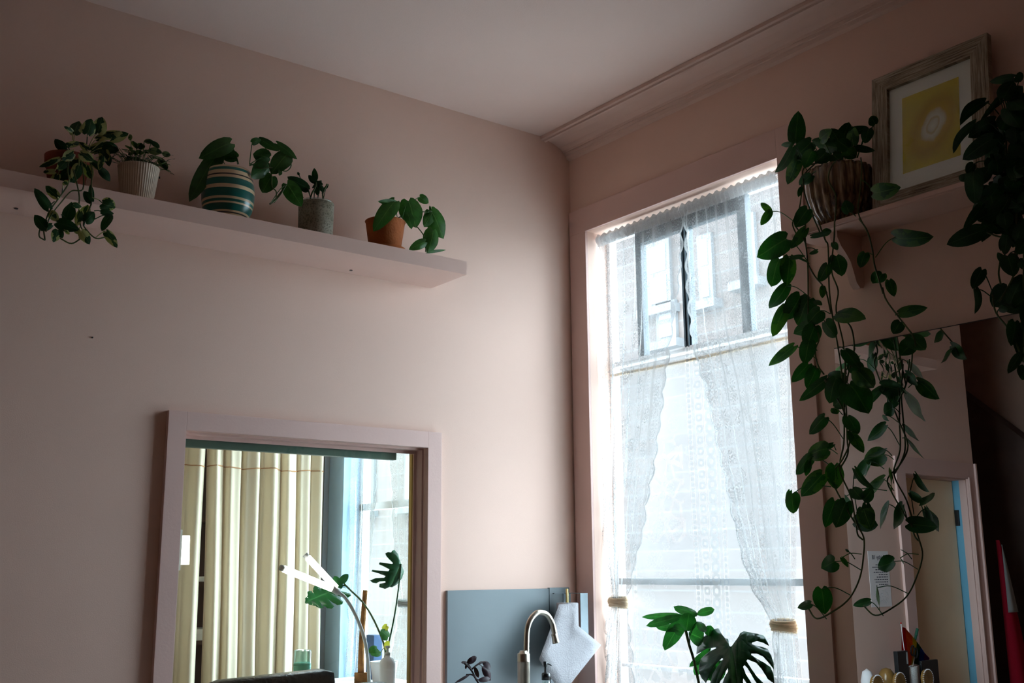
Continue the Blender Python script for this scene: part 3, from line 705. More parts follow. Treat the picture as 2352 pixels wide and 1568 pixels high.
# 3 --- heart-leaf philodendron in a banded belly pot
def plant_banded():
    c = Vector((-1.698, -.135, SZ))
    t = thing('potted_philodendron', 'heart-leaved philodendron in a round green and cream banded pot', 'plant', c)
    prof = [(0, 0), (.050, 0), (.056, .006), (.070, .024), (.084, .050), (.090, .080), (.0915, .110), (.089, .140), (.083, .170), (.077, .192), (.074, .197), (.070, .194), (.072, .17)]
    lathe('pot', prof, c, M['striped'], t, 56); pot_soil(c, .073, .172, t)
    A = [(705, 385, 235, 615, 235, 840, 700), (520, 560, 95, 1270, 250, 640, 720), (800, 600, 540, 530, 170, 820, 700), (1165, 335, 1450, 500, 120, 1310, 640), (1040, 375, 1170, 325, 100, 1000, 700), (1420, 395, 1715, 625, 110, 1590, 600),
         (1285, 680, 1020, 905, 230, 1010, 720), (1290, 600, 1050, 545, 210, 1000, 700), (1560, 560, 1320, 850, 250, 1590, 620), (1330, 880, 1190, 1130, 240, 1300, 760), (1470, 790, 1440, 870, 60, 1400, 760)]
    leaves(t, A[:3], S3, oY, -.135, M['leaf_heart'], .01); leaves(t, A[3:], S3, oY, -.215, M['leaf_heart'], .012)
    stems(t, [[(1000, 720, .08), (1030, 700, .04), (1150, 760), (1330, 750), (1480, 790), (1560, 800), (1625, 720), (1580, 580)], [(1290, 680), (1330, 850), (1335, 1030), (1400, 1110), (1390, 1230), (1310, 1300)], [(1550, 1010), (1480, 1130), (1370, 1270)]], S3, oY, -.215, .0022)
plant_banded()
# 4 --- swiss-cheese cutting in a concrete cylinder
def plant_concrete():
    c = Vector((-1.353, -.13, SZ))
    t = thing('potted_cutting', 'small swiss-cheese vine in a speckled grey concrete cylinder', 'plant', c)
    lathe('pot', [(0, 0), (.060, 0), (.063, .003), (.066, .146), (.0655, .148)], c, M['concrete'], t, 44)
    lathe('glass_liner', [(.0615, .05), (.0615, .152), (.0630, .154), (.0645, .152), (.0645, .145)], c, M['clear'], t, 40); pot_soil(c, .061, .138, t)
    rows = [(275, 290, 430, 528, 165, 100, 495), (480, 330, 275, 210, 105, 520, 430), (575, 240, 562, 118, 58, 560, 430), (570, 270, 500, 193, 60, 560, 430), (640, 300, 540, 262, 55, 600, 430), (600, 390, 575, 310, 45, 600, 440), (700, 290, 690, 340, 26, 660, 440),
            (500, 350, 400, 300, 80, 520, 440), (560, 330, 640, 250, 50, 560, 440), (650, 380, 700, 290, 22, 650, 440), (330, 435, 280, 400, 40, 450, 430), (620, 300, 660, 380, 48, 600, 430), (400, 190, 385, 160, 24, 430, 300)]
    leaves(t, rows[:1], S5, oY, -.2, M['leaf_bright'], .004); leaves(t, rows[1:], S5, oY, -.14, M['leaf_dark'], .015)
    stems(t, [[(520, 440, .02), (540, 380), (580, 300), (570, 180)], [(655, 445, .01), (655, 380), (700, 290)], [(90, 500), (150, 450), (265, 300)]], S5, oY, -.15, .003)
plant_concrete()
# 5 --- philodendron in a terracotta pot with saucer
def plant_terracotta():
    c = Vector((-1.062, -.14, SZ))
    t = thing('potted_philodendron', 'young philodendron arching from an orange terracotta pot with saucer', 'plant', c)
    lathe('saucer', [(0, 0), (.066, 0), (.076, .008), (.080, .022), (.077, .023), (.072, .010), (0, .008)], c, M['terra'], t, 40)
    lathe('pot', [(0, .010), (.056, .010), (.060, .014), (.076, .128), (.079, .132), (.075, .134), (.071, .130), (.068, .10)], c, M['terra'], t, 44); pot_soil(c, .069, .115, t)
    rows = [(1410, 480, 1185, 795, 165, 1440, 640), (1415, 485, 1235, 470, 60, 1440, 640), (1560, 470, 1640, 755, 215, 1490, 650), (1680, 425, 1772, 492, 85, 1560, 560), (1545, 590, 1592, 768, 85, 1520, 640), (1800, 575, 1930, 870, 175, 1730, 600), (1815, 585, 1722, 745, 110, 1760, 590), (1820, 780, 1765, 1022, 150, 1740, 860), (1735, 900, 1562, 982, 95, 1740, 960), (1760, 1010, 1958, 985, 30, 1740, 1000), (1790, 560, 1785, 515, 20, 1760, 590)]
    leaves(t, rows, S5, oY, -.2, M['leaf_bright'], .012)
    stems(t, [[(1440, 650, .06), (1500, 640, .03), (1640, 730), (1740, 870), (1742, 1000)], [(1490, 650, .03), (1540, 560), (1560, 470)], [(1700, 580), (1760, 585), (1800, 575)]], S5, oY, -.2, .0022)
plant_terracotta()

# ================================================================== RIGHT WALL: SHELF, PICTURE, MIRROR
RS_Z0, RS_Z1 = 2.600, 2.622
def right_shelf():
    s = thing('bracket_shelf', 'narrow pink shelf on a shaped bracket beside the street window', 'shelf', (-.09, -1.9, RS_Z0))
    box('board', (-.172, -2.75, RS_Z0), (-.001, -1.372, RS_Z1), M['shelf'], s, .003)
    box('front_moulding', (-.180, -2.75, RS_Z0+.004), (-.172, -1.372, RS_Z1-.004), M['shelf'], s, .003)
    for yc in (-1.51, -2.55):
        prof = [(-.001, RS_Z0), (-.135, RS_Z0), (-.135, RS_Z0-.022), (-.118, RS_Z0-.05), (-.095, RS_Z0-.07), (-.072, RS_Z0-.095), (-.058, RS_Z0-.13), (-.046, RS_Z0-.165), (-.028, RS_Z0-.182), (-.010, RS_Z0-.18), (-.001, RS_Z0-.165)]
        bm = bmesh.new(); a = [bm.verts.new((x, yc-.014, z)) for x, z in prof]; b = [bm.verts.new((x, yc+.014, z)) for x, z in prof]
        bm.faces.new(a); bm.faces.new(list(reversed(b)))
        for i in range(len(prof)): bm.faces.new((a[i], a[(i+1) % len(prof)], b[(i+1) % len(prof)], b[i]))
        bm_obj('bracket', bm, M['shelf'], s)
right_shelf()
def picture():
    xb, xt = -.085, -.024
    bl = oX(2014, 474, xb); br = oX(2291, 388, xb); tl = oX(2010, 192, xt); tr = oX(2272, 84, xt)
    yl = (bl.y+tl.y)/2; yr = (br.y+tr.y)/2; H = (tl.z+tr.z)/2 - RS_Z1; W = yl-yr
    t = thing('framed_picture', 'yellow abstract print in a weathered white wood frame leaning on the shelf', 'picture', (xb, (yl+yr)/2, RS_Z1))
    up = Vector((xt-xb, 0, H)).normalized(); nrm = Vector((-up.z, 0, up.x)); ln = Vector((xt-xb, 0, H)).length
    O = Vector((xb, yl, RS_Z1+.001))
    def P(u, v, d): return O + Vector((0, -u, 0)) + up*v + nrm*d      # u right, v up, d towards the room
    fw = .058
    def board(q, d0, d1, mat, name, par, uvs):
        bm = bmesh.new(); uvl = bm.loops.layers.uv.verify(); a = [bm.verts.new(P(u, v, d0)) for u, v in q]; b = [bm.verts.new(P(u, v, d1)) for u, v in q]; n = len(q)
        fs = [(bm.faces.new(b), list(range(n))), (bm.faces.new(list(reversed(a))), list(reversed(range(n))))]
        for i in range(n): fs.append((bm.faces.new((a[i], a[(i+1) % n], b[(i+1) % n], b[i])), [i, (i+1) % n, (i+1) % n, i]))
        for f, idx in fs:
            for l, i in zip(f.loops, idx): l[uvl].uv = uvs[i]
        return bm_obj(name, bm, mat, par)
    for q, uv in (([(0, 0), (W, 0), (W-fw, fw), (fw, fw)], None), ([(W, 0), (W, ln), (W-fw, ln-fw), (W-fw, fw)], 1), ([(W, ln), (0, ln), (fw, ln-fw), (W-fw, ln-fw)], None), ([(0, ln), (0, 0), (fw, fw), (fw, ln-fw)], 1)):
        uvs = [((v, u) if uv else (u, v)) for u, v in q]
        board(q, 0, .024, M['weathered'], 'frame_board', t, uvs)
    mt = board([(fw-.004, fw-.004), (W-fw+.004, fw-.004), (W-fw+.004, ln-fw+.004), (fw-.004, ln-fw+.004)], .004, .010, M['white_mat'], 'mat_board', t, [(0, 0), (1, 0), (1, 1), (0, 1)])
    m = .048
    board([(fw+m, fw+m+.012), (W-fw-m, fw+m+.012), (W-fw-m, ln-fw-m), (fw+m, ln-fw-m)], .010, .0108, M['print'], 'print', mt, [(0, 0), (1, 0), (1, 1), (0, 1)])
    board([(fw-.002, fw-.002), (W-fw+.002, fw-.002), (W-fw+.002, ln-fw+.002), (fw-.002, ln-fw+.002)], .014, .016, M['glass'], 'glazing', t, [(0, 0), (1, 0), (1, 1), (0, 1)])
M['white_mat'] = paint('white_mat_board', (.88, .84, .83), .9, .1, .02)
picture()
def mirror():
    m = thing('wall_mirror', 'large frameless wall mirror under the bracket shelf reflecting the door', 'mirror', (-.008, -2.0, .75))
    def slab(name, off0, off1, y_in, z0, z1, mat):
        bm = bmesh.new(); d = (MIR_B-MIR_A).normalized(); A = MIR_A+d*y_in; B = MIR_B-d*y_in
        q = [A-MIR_N*off0, B-MIR_N*off0, B-MIR_N*off1, A-MIR_N*off1]; a = [bm.verts.new((p.x, p.y, z0)) for p in q]; b = [bm.verts.new((p.x, p.y, z1)) for p in q]
        bm.faces.new(a); bm.faces.new(b)
        for i in range(4): bm.faces.new((a[i], a[(i+1) % 4], b[(i+1) % 4], b[i]))
        return bm_obj(name, bm, mat, m)
    slab('mirror_glass', 0, .004, 0, .755, 2.227, M['mirror']); slab('backing', .0045, .012, -.003, .752, 2.231, M['mirror_edge'])
mirror()

# ------------------------------------------------------------------ trailing pothos in a ribbed brown pot
K3 = (1740, 240, 5.2265); K4 = (1730, 500, 4.3567); K8 = (1720, 660, 1.7263); K5 = (1780, 1140, 5.226); C7 = (1720, 60, 2.449)
def plant_trailing():
    c = Vector((-.095, -1.522, RS_Z1))
    t = thing('trailing_pothos', 'long trailing pothos in a ribbed brown glazed pot beside the window', 'plant', c)
    lathe('pot', [(0, 0), (.060, 0), (.070, .004), (.094, .045), (.108, .095), (.112, .140), (.110, .180), (.104, .196), (.098, .198), (.096, .190), (.098, .15)], c, M['drip'], t, 120, 22, .0035)
    pot_soil(c, .098, .165, t)
    G = [M['leaf'], M['leaf'], M['leaf_gold']]
    top = [(455, 455, 490, 75, 190, 520, 640), (420, 510, 208, 815, 105, 560, 640, -.08), (400, 470, 285, 490, 60, 520, 620), (640, 455, 385, 690, 190, 760, 660), (475, 665, 360, 960, 150, 600, 800), (960, 520, 650, 430, 150, 960, 650),
           (1000, 470, 880, 285, 150, 1000, 650), (1010, 430, 1100, 210, 160, 1020, 650), (1150, 480, 1140, 260, 130, 1100, 650), (1120, 330, 1335, 280, 100, 1130, 640), (1335, 290, 1285, 470, 130, 1200, 640), (1170, 520, 1410, 555, 80, 1130, 660),
           (1410, 235, 1362, 138, 110, 1190, 640), (820, 580, 690, 700, 170, 900, 660), (900, 600, 1020, 700, 150, 950, 660), (660, 560, 560, 770, 150, 760, 680), (1060, 560, 1180, 640, 150, 1050, 660), (760, 420, 900, 300, 130, 900, 640), (880, 540, 740, 540, 160, 930, 650), (1080, 520, 950, 420, 150, 1050, 650)]
    leaves(t, top, K3, oX, -.13, G, .05)
    front = [(1395, 1060, 1725, 990, 190, 1240, 900), (640, 855, 500, 965, 120, 700, 800), (525, 1000, 488, 1110, 55, 530, 960), (1100, 1290, 1045, 1150, 130, 1180, 1340), (600, 1260, 450, 1470, 175, 680, 1340), (150, 1285, 38, 1450, 95, 420, 1390), (150, 1285, 38, 1180, 75)]
    leaves(t, front, K3, oX, -.215, G, .012)
    mid = [(330, 215, 40, 396, 215, 560, 460), (262, 415, 182, 692, 175, 550, 450), (360, 400, 335, 690, 145, 545, 435), (330, 682, 160, 905, 125, 560, 790), (470, 785, 320, 1025, 175, 560, 800), (322, 900, 195, 1190, 130, 470, 860), (555, 815, 440, 1072, 185, 570, 800), (670, 930, 550, 1050, 150, 770, 960),
           (600, 1080, 405, 1160, 140, 650, 1060), (612, 1090, 530, 1300, 170, 650, 1130), (560, 1240, 512, 1462, 150, 640, 1330), (400, 1288, 155, 1482, 100, 640, 1420), (720, 1045, 832, 1198, 130, 690, 1010), (850, 965, 1132, 1016, 145, 820, 970), (830, 385, 886, 588, 150, 790, 430), (745, 480, 655, 640, 110, 770, 450), (770, 470, 745, 585, 60, 775, 450),
           (700, 690, 690, 805, 62, 740, 750), (620, 830, 688, 878, 52, 640, 890), (920, 1330, 1070, 1522, 120, 860, 1290), (590, 185, 788, 140, 50, 700, 180), (700, 150, 785, 130, 70, 720, 200), (520, 115, 378, 310, 95, 545, 140), (375, 400, 525, 380, 42, 540, 440), (800, 250, 845, 325, 60, 800, 240), (640, 330, 560, 360, 40, 540, 300)]
    leaves(t, mid, K4, oX, -.20, G, .018)
    low = [(235, 305, 170, 376, 45, 275, 325), (265, 325, 230, 402, 50, 265, 310), (305, 366, 200, 450, 42, 335, 410), (315, 355, 395, 372, 62, 330, 400), (345, 365, 320, 460, 60, 350, 420), (398, 385, 475, 502, 100, 372, 370), (430, 330, 495, 400, 72, 410, 360), (410, 300, 450, 350, 55, 385, 330),
           (300, 515, 240, 582, 45, 378, 605), (335, 478, 352, 502, 28, 372, 505), (392, 512, 434, 582, 50, 382, 520), (408, 575, 455, 657, 40, 386, 570), (310, 640, 232, 665, 68, 352, 660), (245, 670, 187, 742, 44, 315, 700), (332, 622, 270, 650, 22, 346, 645), (290, 742, 208, 828, 64, 352, 790), (238, 690, 226, 748, 26, 260, 670),
           (340, 705, 345, 802, 64, 352, 760), (422, 720, 497, 797, 26, 412, 810, .1), (172, 818, 177, 897, 54, 325, 790), (163, 806, 150, 850, 20), (340, 848, 302, 952, 54, 372, 880), (385, 852, 345, 952, 68, 402, 900), (412, 798, 450, 842, 46, 430, 890), (455, 842, 492, 796, 46, 470, 885), (420, 928, 514, 942, 62, 425, 930), (455, 875, 485, 962, 64, 470, 870), (372, 445, 335, 470, 50, 380, 470)]
    leaves(t, low, K8, oX, -.19, G, .016)
    end = [(715, 780, 558, 862, 190, 1030, 880), (800, 735, 880, 850, 52, 1040, 690), (560, 1110, 600, 1415, 205, 920, 1190), (425, 1285, 272, 1335, 95, 620, 1470), (1095, 100, 1150, 400, 110, 1000, 250), (880, 660, 845, 630, 26, 960, 750)]
    leaves(t, end, K5, oX, -.19, G, .012)
    stems(t, [[(1020, 640, .10), (900, 720, .0), (850, 900), (940, 1100), (930, 1400)], [(760, 690, .07), (560, 760, .0), (540, 950), (500, 1250), (420, 1420), (470, 1568)], [(1240, 640, .06), (1250, 760, -.01), (1230, 1050), (1210, 1300), (1320, 1530)], [(700, 700, .06), (560, 850), (560, 1050), (640, 1280), (760, 1560)]], K3, oX, -.212, .0024)
    stems(t, [[(520, 30), (520, 200), (545, 450), (550, 800), (550, 960)], [(420, 80), (500, 200), (530, 300), (545, 460)], [(545, 460), (620, 590), (720, 720), (780, 960)], [(650, 30), (720, 220), (750, 300), (760, 700), (790, 960), (850, 1300), (890, 1568)], [(815, 30), (810, 200), (790, 400), (790, 560), (850, 730), (830, 930), (900, 1250), (930, 1568)], [(900, 1010), (980, 1100), (1010, 1280), (990, 1500)], [(600, 1050), (660, 1200), (620, 1330), (650, 1480), (710, 1568)]], K4, oX, -.198, .0026)
    stems(t, [[(358, 260), (372, 380), (378, 500), (376, 620), (360, 720), (405, 830), (425, 930), (455, 990), (455, 1060), (440, 1150), (400, 1230), (340, 1280), (270, 1312), (235, 1270)], [(300, 365), (350, 440), (380, 500), (402, 600), (372, 680), (330, 740), (345, 800), (410, 915), (425, 935)], [(385, 260), (380, 380), (386, 480), (390, 600), (392, 660), (360, 720)], [(420, 240), (395, 340), (375, 420)], [(425, 935), (432, 980), (452, 1000)]], K8, oX, -.19, .0028)
    # second strand over the bracket
    stems(t, [[(1060, 10), (1140, 130), (1190, 300), (1210, 450), (1240, 560), (1300, 760)]], K4, oX, -.185, .0026)
    stems(t, [[(530, 0), (545, 50), (600, 125), (650, 190), (662, 235)]], K8, oX, -.15, .0026)
    leaves(t, [(1120, 355, 1070, 500, 105, 1200, 370), (1290, 560, 1195, 655, 125, 1245, 545)], K4, oX, -.18, G, .01)
    leaves(t, [(825, 1185, 1042, 1182, 92, 712, 1300), (790, 1430, 818, 1522, 52, 770, 1440)], C7, oX, -.17, G, .01)
    leaves(t, [(598, 102, 710, 80, 42, 580, 110), (600, 138, 572, 184, 48, 610, 140), (640, 195, 700, 250, 60, 650, 200), (650, 215, 600, 270, 60, 655, 210)], K8, oX, -.15, G, .01)
plant_trailing()
# ------------------------------------------------------------------ dense hanging plant at the right edge
def plant_dense():
    rnd = random.Random(11)
    base = oX(2352, 420, -.13); c = Vector((-.105, base.y-.05, RS_Z1))
    t = thing('trailing_philodendron', 'dense dark trailing plant in front of the framed picture', 'plant', c)
    lathe('pot', [(0, 0), (.066, 0), (.072, .004), (.088, .15), (.090, .155), (.084, .152), (.082, .13)], c, M['black'], t, 40); pot_soil(c, .082, .135, t)
    R1 = (2152, 140, 3.92); R2 = (2152, 500, 3.92); G = M['leaf_dark']
    a = [(432, 372, 208, 582, 95, 560, 480, .16), (345, 560, 148, 835, 75, 480, 640, .12), (690, 150, 475, 190, 75, 700, 300), (735, 185, 745, 95, 70, 720, 300), (600, 330, 690, 180, 150, 640, 450), (650, 340, 775, 225, 120, 660, 460), (560, 330, 388, 540, 45, 600, 440), (590, 350, 430, 465, 45, 620, 460), (520, 540, 280, 690, 130, 620, 640),
         (500, 700, 232, 890, 150, 620, 780), (470, 560, 345, 620, 100, 560, 640), (330, 930, 262, 1010, 80, 450, 900), (270, 1050, 195, 1040, 70, 330, 1000), (330, 1000, 345, 1290, 150, 460, 960), (460, 980, 360, 1120, 110, 560, 960), (400, 1300, 235, 1515, 80, 470, 1260), (480, 1180, 560, 1480, 230, 560, 1100), (640, 1250, 430, 1520, 160, 680, 1200)]
    leaves(t, a, R1, oX, -.25, G, .02)
    b = [(405, 115, 88, 242, 155, 640, 170), (640, 345, 695, 530, 150, 700, 300), (600, 392, 545, 312, 55, 640, 400), (405, 470, 318, 640, 105, 510, 690), (345, 640, 340, 866, 58, 500, 720, -.15), (640, 640, 500, 800, 190, 660, 600), (780, 550, 650, 800, 150, 784, 500), (620, 790, 790, 850, 90, 560, 800), (700, 940, 665, 1155, 115, 640, 930), (790, 980, 740, 1250, 160, 784, 900), (745, 1235, 640, 1402, 80, 780, 1150), (790, 1340, 765, 1462, 100, 784, 1250), (650, 100, 610, 340, 100, 700, 60), (600, 180, 575, 300, 60, 650, 150), (740, 400, 810, 430, 70, 700, 330), (560, 820, 640, 830, 60, 540, 860)]
    leaves(t, b, R2, oX, -.25, G, .02)
    rows = []
    for i in range(90):
        y = rnd.uniform(300, 1560); x = rnd.uniform(620 if y < 520 else 470, 860); ln = rnd.uniform(130, 230); an = rnd.uniform(.2, 2.9)
        rows.append((x, y, x+ln*math.cos(an)*.8, y+ln*abs(math.sin(an)), rnd.uniform(95, 160), x+rnd.uniform(0, 60), y-rnd.uniform(20, 90)))
    leaves(t, rows, R1, oX, -.22, G, .06)
    rows = []
    for i in range(14):
        y = rnd.uniform(0, 1000); x = rnd.uniform(700, 900); ln = rnd.uniform(130, 220); an = rnd.uniform(.3, 2.8)
        rows.append((x, y, x+ln*math.cos(an)*.7, y+ln*abs(math.sin(an)), rnd.uniform(90, 150), x+30, y-50))
    leaves(t, rows, R2, oX, -.24, G, .03)
    stems(t, [[(700, 200), (720, 500), (690, 900), (720, 1300), (700, 1560)], [(640, 450), (620, 900), (660, 1300), (600, 1500)], [(784, 300), (800, 800), (790, 1500)]], R1, oX, -.22, .0028)
    stems(t, [[(560, -60), (620, 40), (720, 165), (700, 340), (690, 520), (560, 760)], [(740, 180), (720, 340)], [(570, 390), (556, 500), (575, 600)], [(500, 690), (530, 850), (640, 990), (700, 1100), (780, 1300)], [(450, 130), (560, 170), (720, 180)], [(790, 0), (780, 500), (784, 1300)]], R2, oX, -.245, .0026)
plant_dense()

# ================================================================== KITCHEN CORNER
def kitchen():
    k = thing('kitchen_counter', 'kitchen worktop below the grey backsplash', 'counter', (-.9, -.32, 0))
    box('cabinet', (-1.78, -.60, 0), (-.002, -.024, .87), M['white'], k, .004); box('worktop', (-1.79, -.64, .87), (-.055, -.024, .91), M['counter'], k, .004)
    b = thing('backsplash', 'grey-blue backsplash panel behind the tap', 'backsplash', (-.4, -.006, .91))
    box('panel', (-.680, -.014, .91), (-.1705, -.0005, 1.4225), M['splash'], b, .001); box('panel', (-.1675, -.014, .91), (-.060, -.0005, 1.4255), M['splash'], b, .001)
    # tap
    Y = -.33; base = oY(1203, 1568, Y); q = lambda x, y, d=0.: oY(x, y, Y+d)
    f = thing('kitchen_tap', 'brushed nickel gooseneck tap in front of the backsplash', 'tap', (base.x, Y, .91))
    lathe('base', [(0, 0), (.032, 0), (.032, .006), (.026, .012), (.0235, .02), (.0235, .255), (.0240, .256), (.0240, .262), (.0235, .263), (.0235, .285), (.021, .288), (.016, .290), (.014, .297), (0, .297)], (base.x, Y, .91), M['nickel'], f, 32)
    neck = [q(1209, 1520), q(1209, 1480), q(1211, 1445), q(1219, 1422), q(1232, 1408), q(1244, 1406), q(1257, 1412), q(1268, 1430), q(1273, 1450), q(1276, 1466)]
    tube('neck', neck, .0105, M['nickel'], f, 16, 6)
    tube('aerator', [q(1272, 1455), q(1275, 1466), q(1277, 1476)], .011, M['nickel'], f, 16, 4, .0135)
    # paper towel holder + roll
    Yt = -.085; g = lambda x, y, d=0.: oY(x, y, Yt+d)
    h = thing('paper_towel_holder', 'grey-blue metal bracket with brass rod on the backsplash end', 'holder', (-.13, -.03, 1.2))
    p1 = g(1336, 1361)
    bm = bmesh.new(); zt = p1.z
    add_box(bm, (-.150, -.125, zt-.002), (-.110, -.0145, zt)); add_box(bm, (-.150, -.127, zt-.26), (-.110, -.125, zt)); add_box(bm, (-.150, -.017, zt-.06), (-.110, -.0145, zt))
    # bracket turned so its strap shows beside the roll
    bmesh.ops.rotate(bm, verts=bm.verts, cent=(-.13, -.0145, zt), matrix=Matrix.Rotation(math.radians(0), 3, 'Z')); bmesh.ops.translate(bm, verts=bm.verts, vec=(.055, 0, 0))
    bm_obj('strap', bm, M['bracket'], h)
    box('mounting_arm', (-.150, -.024, zt-.0025), (-.095, -.0145, zt), M['bracket'], h)
    rc = g(1303, 1390); tube('rod', [(rc.x, Yt, zt+.018), (rc.x, Yt, zt-.1), (rc.x, Yt, zt-.27)], .0055, M['brass'], h, 12, 3)
    r = thing('paper_towel_roll', 'white paper towel roll with a loose sheet hanging out', 'paper towel', (rc.x, Yt, zt-.31))
    lathe('roll', [(0.007, 0), (.043, 0), (.046, .004), (.046, .258), (.043, .262), (.008, .262)], (rc.x, Yt, zt-.30), M['paper'], r, 36)
    # loose sheet: unwinds from the front of the roll and flares out diagonally
    S = [(1284, 1387), (1322, 1386), (1323, 1432), (1381, 1481), (1312, 1568), (1283, 1584), (1238, 1514), (1262, 1450)]
    bm = bmesh.new(); c0 = bm.verts.new(oY(1303, 1470, -.150)); vs = []
    for i, (x, y) in enumerate(S): vs.append(bm.verts.new(oY(x, y, [-.128, -.128, -.15, -.17, -.17, -.17, -.165, -.145][i])))
    for i in range(8): bm.faces.new((c0, vs[i], vs[(i+1) % 8]))
    bmesh.ops.subdivide_edges(bm, edges=bm.edges, cuts=2, use_grid_fill=True); bmesh.ops.recalc_face_normals(bm, faces=bm.faces)
    bmesh.ops.solidify(bm, geom=bm.faces, thickness=.0006); bm_obj('sheet', bm, M['paper'], r, 'raw')
    # soap bottle
    bp = oY(1254, 1568, -.36)
    s = thing('soap_dispenser', 'clear ribbed glass soap bottle with a black pump', 'bottle', (bp.x, -.36, .91))
    lathe('bottle', [(0, 0), (.033, 0), (.036, .006), (.036, .135), (.031, .158), (.018, .172), (.0145, .176), (.0145, .186)], (bp.x, -.36, .91), M['clear'], s, 72, 18, .0016)
    zc = oY(1254, 1557, -.36).z
    lathe('collar', [(0, 0), (.016, 0), (.016, .022), (.012, .026), (.006, .027), (.0055, .055), (0, .055)], (bp.x, -.36, zc-.006), M['black'], s, 24)
    pz = oY(1254, 1525, -.36); bm = bmesh.new(); add_tube(bm, catmull([Vector((bp.x-.006, -.36, pz.z+.004)), Vector((bp.x+.012, -.36, pz.z+.002)), Vector((bp.x+.026, -.362, pz.z-.005))], 5), .0048, 8, .003)
    bmesh.ops.create_cone(bm, cap_ends=True, segments=16, radius1=.0065, radius2=.0075, depth=.018, matrix=Matrix.Translation((bp.x-.002, -.36, pz.z+.001))); bm_obj('pump', bm, M['black'], s, True)
    # little dark plant
    Z = (980, 1300, 4.704); Yp = -.40; cp = oY(1090, 1620, Yp)
    d = thing('potted_seedling', 'little dark-leaved plant silhouetted against the backsplash', 'plant', (cp.x, Yp, .91))
    lathe('pot', [(0, 0), (.035, 0), (.045, .07), (.047, .075), (.043, .073), (.041, .06)], (cp.x, Yp, .91), M['terra_old'], d, 28); pot_soil(Vector((cp.x, Yp, .91)), .041, .06, d)
    leaves(d, [(440, 1045, 540, 978, 62, 470, 1100), (440, 1040, 372, 1040, 30, 480, 1100), (600, 1030, 690, 1115, 48, 560, 1050), (520, 1090, 560, 1205, 42, 500, 1110), (600, 1085, 692, 1235, 68, 560, 1060), (560, 1232, 685, 1212, 52, 540, 1220), (470, 1165, 300, 1262, 26, 500, 1180), (430, 1060, 420, 1110, 22, 450, 1070), (630, 1030, 690, 1090, 40, 600, 1030)], Z, oY, Yp, M['leaf_purple'], .01, kind='ovate')
    gpt = lambda x, y: oY(980+x/4.704, 1300+y/4.704, Yp)
    for ln in ([Vector((cp.x, Yp, .97)), gpt(600, 1380), gpt(540, 1230), gpt(480, 1120), gpt(410, 1050)], [gpt(490, 1110), gpt(560, 1055), gpt(640, 1030)], [gpt(545, 1240), gpt(500, 1175), gpt(430, 1170)]): tube('stalk', ln, .0032, paint('dark_stalk', (.03, .015, .018), .6), d, 6)
kitchen()

# ------------------------------------------------------------------ monstera in front of the window
def add_monstera(bm, C, tip, width, n0, lobes=5, curl=.10, droop=.25):
    # C: where the stalk joins; midrib runs to tip; lobes fan out from the midrib with open slits between them
    uvl = bm.loops.layers.uv.verify(); d = (tip-C); ln = d.length; d.normalize(); side = d.cross(n0).normalized(); nn = side.cross(d)
    def pt(s, c, lift=0.): return C + d*(s*ln) + side*(c*width/2) + nn*(-droop*(c*c)*width*.5 - curl*ln*(s-.2)**2 + lift)
    def face(q, uvs):
        f = bm.faces.new(q); f.smooth = True
        for l, t in zip(f.loops, uvs): l[uvl].uv = t
    for sg in (-1, 1):
        # outline control: each lobe i has a root span on the midrib and an outer end
        prev = None
        for i in range(lobes+1):
            a0 = i/(lobes+1); a1 = (i+1)/(lobes+1)
            r0, r1 = a0*.86, a1*.86                      # root span along the midrib
            ang0, ang1 = math.radians(152-150*a0), math.radians(152-150*a1)
            R = .98*(1-.18*abs(a0-.3))
            rows = []
            for k in range(8):
                t = k/7; sl = 0 if t < .42 else .30*((t-.42)/.58)**.8; row = []
                for j in range(5):
                    w = j/4; w2 = w*(1-sl)+sl*.5
                    root = r0+(r1-r0)*w2; ang = ang0+(ang1-ang0)*w2
                    rad = R*t*(1-.12*abs(w-.5)*2*(t > .8))
                    s = root*(1-t*.55) + rad*math.cos(ang)*.52*(1 if i else .9); c = sg*rad*math.sin(ang)*1.02 if t > 0 else 0
                    if i == 0: s -= .10*t
                    lift = -.04*width*(abs(w-.5)*2)**2*t
                    row.append((bm.verts.new(pt(s, c, lift)), (.5+sg*t*.5, max(0, min(1, s)))))
                rows.append(row)
            for k in range(7):
                for j in range(4):
                    q = (rows[k][j], rows[k][j+1], rows[k+1][j+1], rows[k+1][j])
                    if sg < 0: q = tuple(reversed(q))
                    face([v for v, _ in q], [u for _, u in q])
def monstera_leaf(parent, C, tip, width, n0, mat, stalk=None, name='leaf', **kw):
    bm = bmesh.new(); add_monstera(bm, C, tip, width, n0, **kw)
    bmesh.ops.remove_doubles(bm, verts=bm.verts, dist=1e-5)
    if stalk: add_tube(bm, catmull(stalk+[C], 6), .0045, 8, .0035)
    me = bpy.data.meshes.new(name); bm.to_mesh(me); bm.free(); return link(name, me, mat, parent)
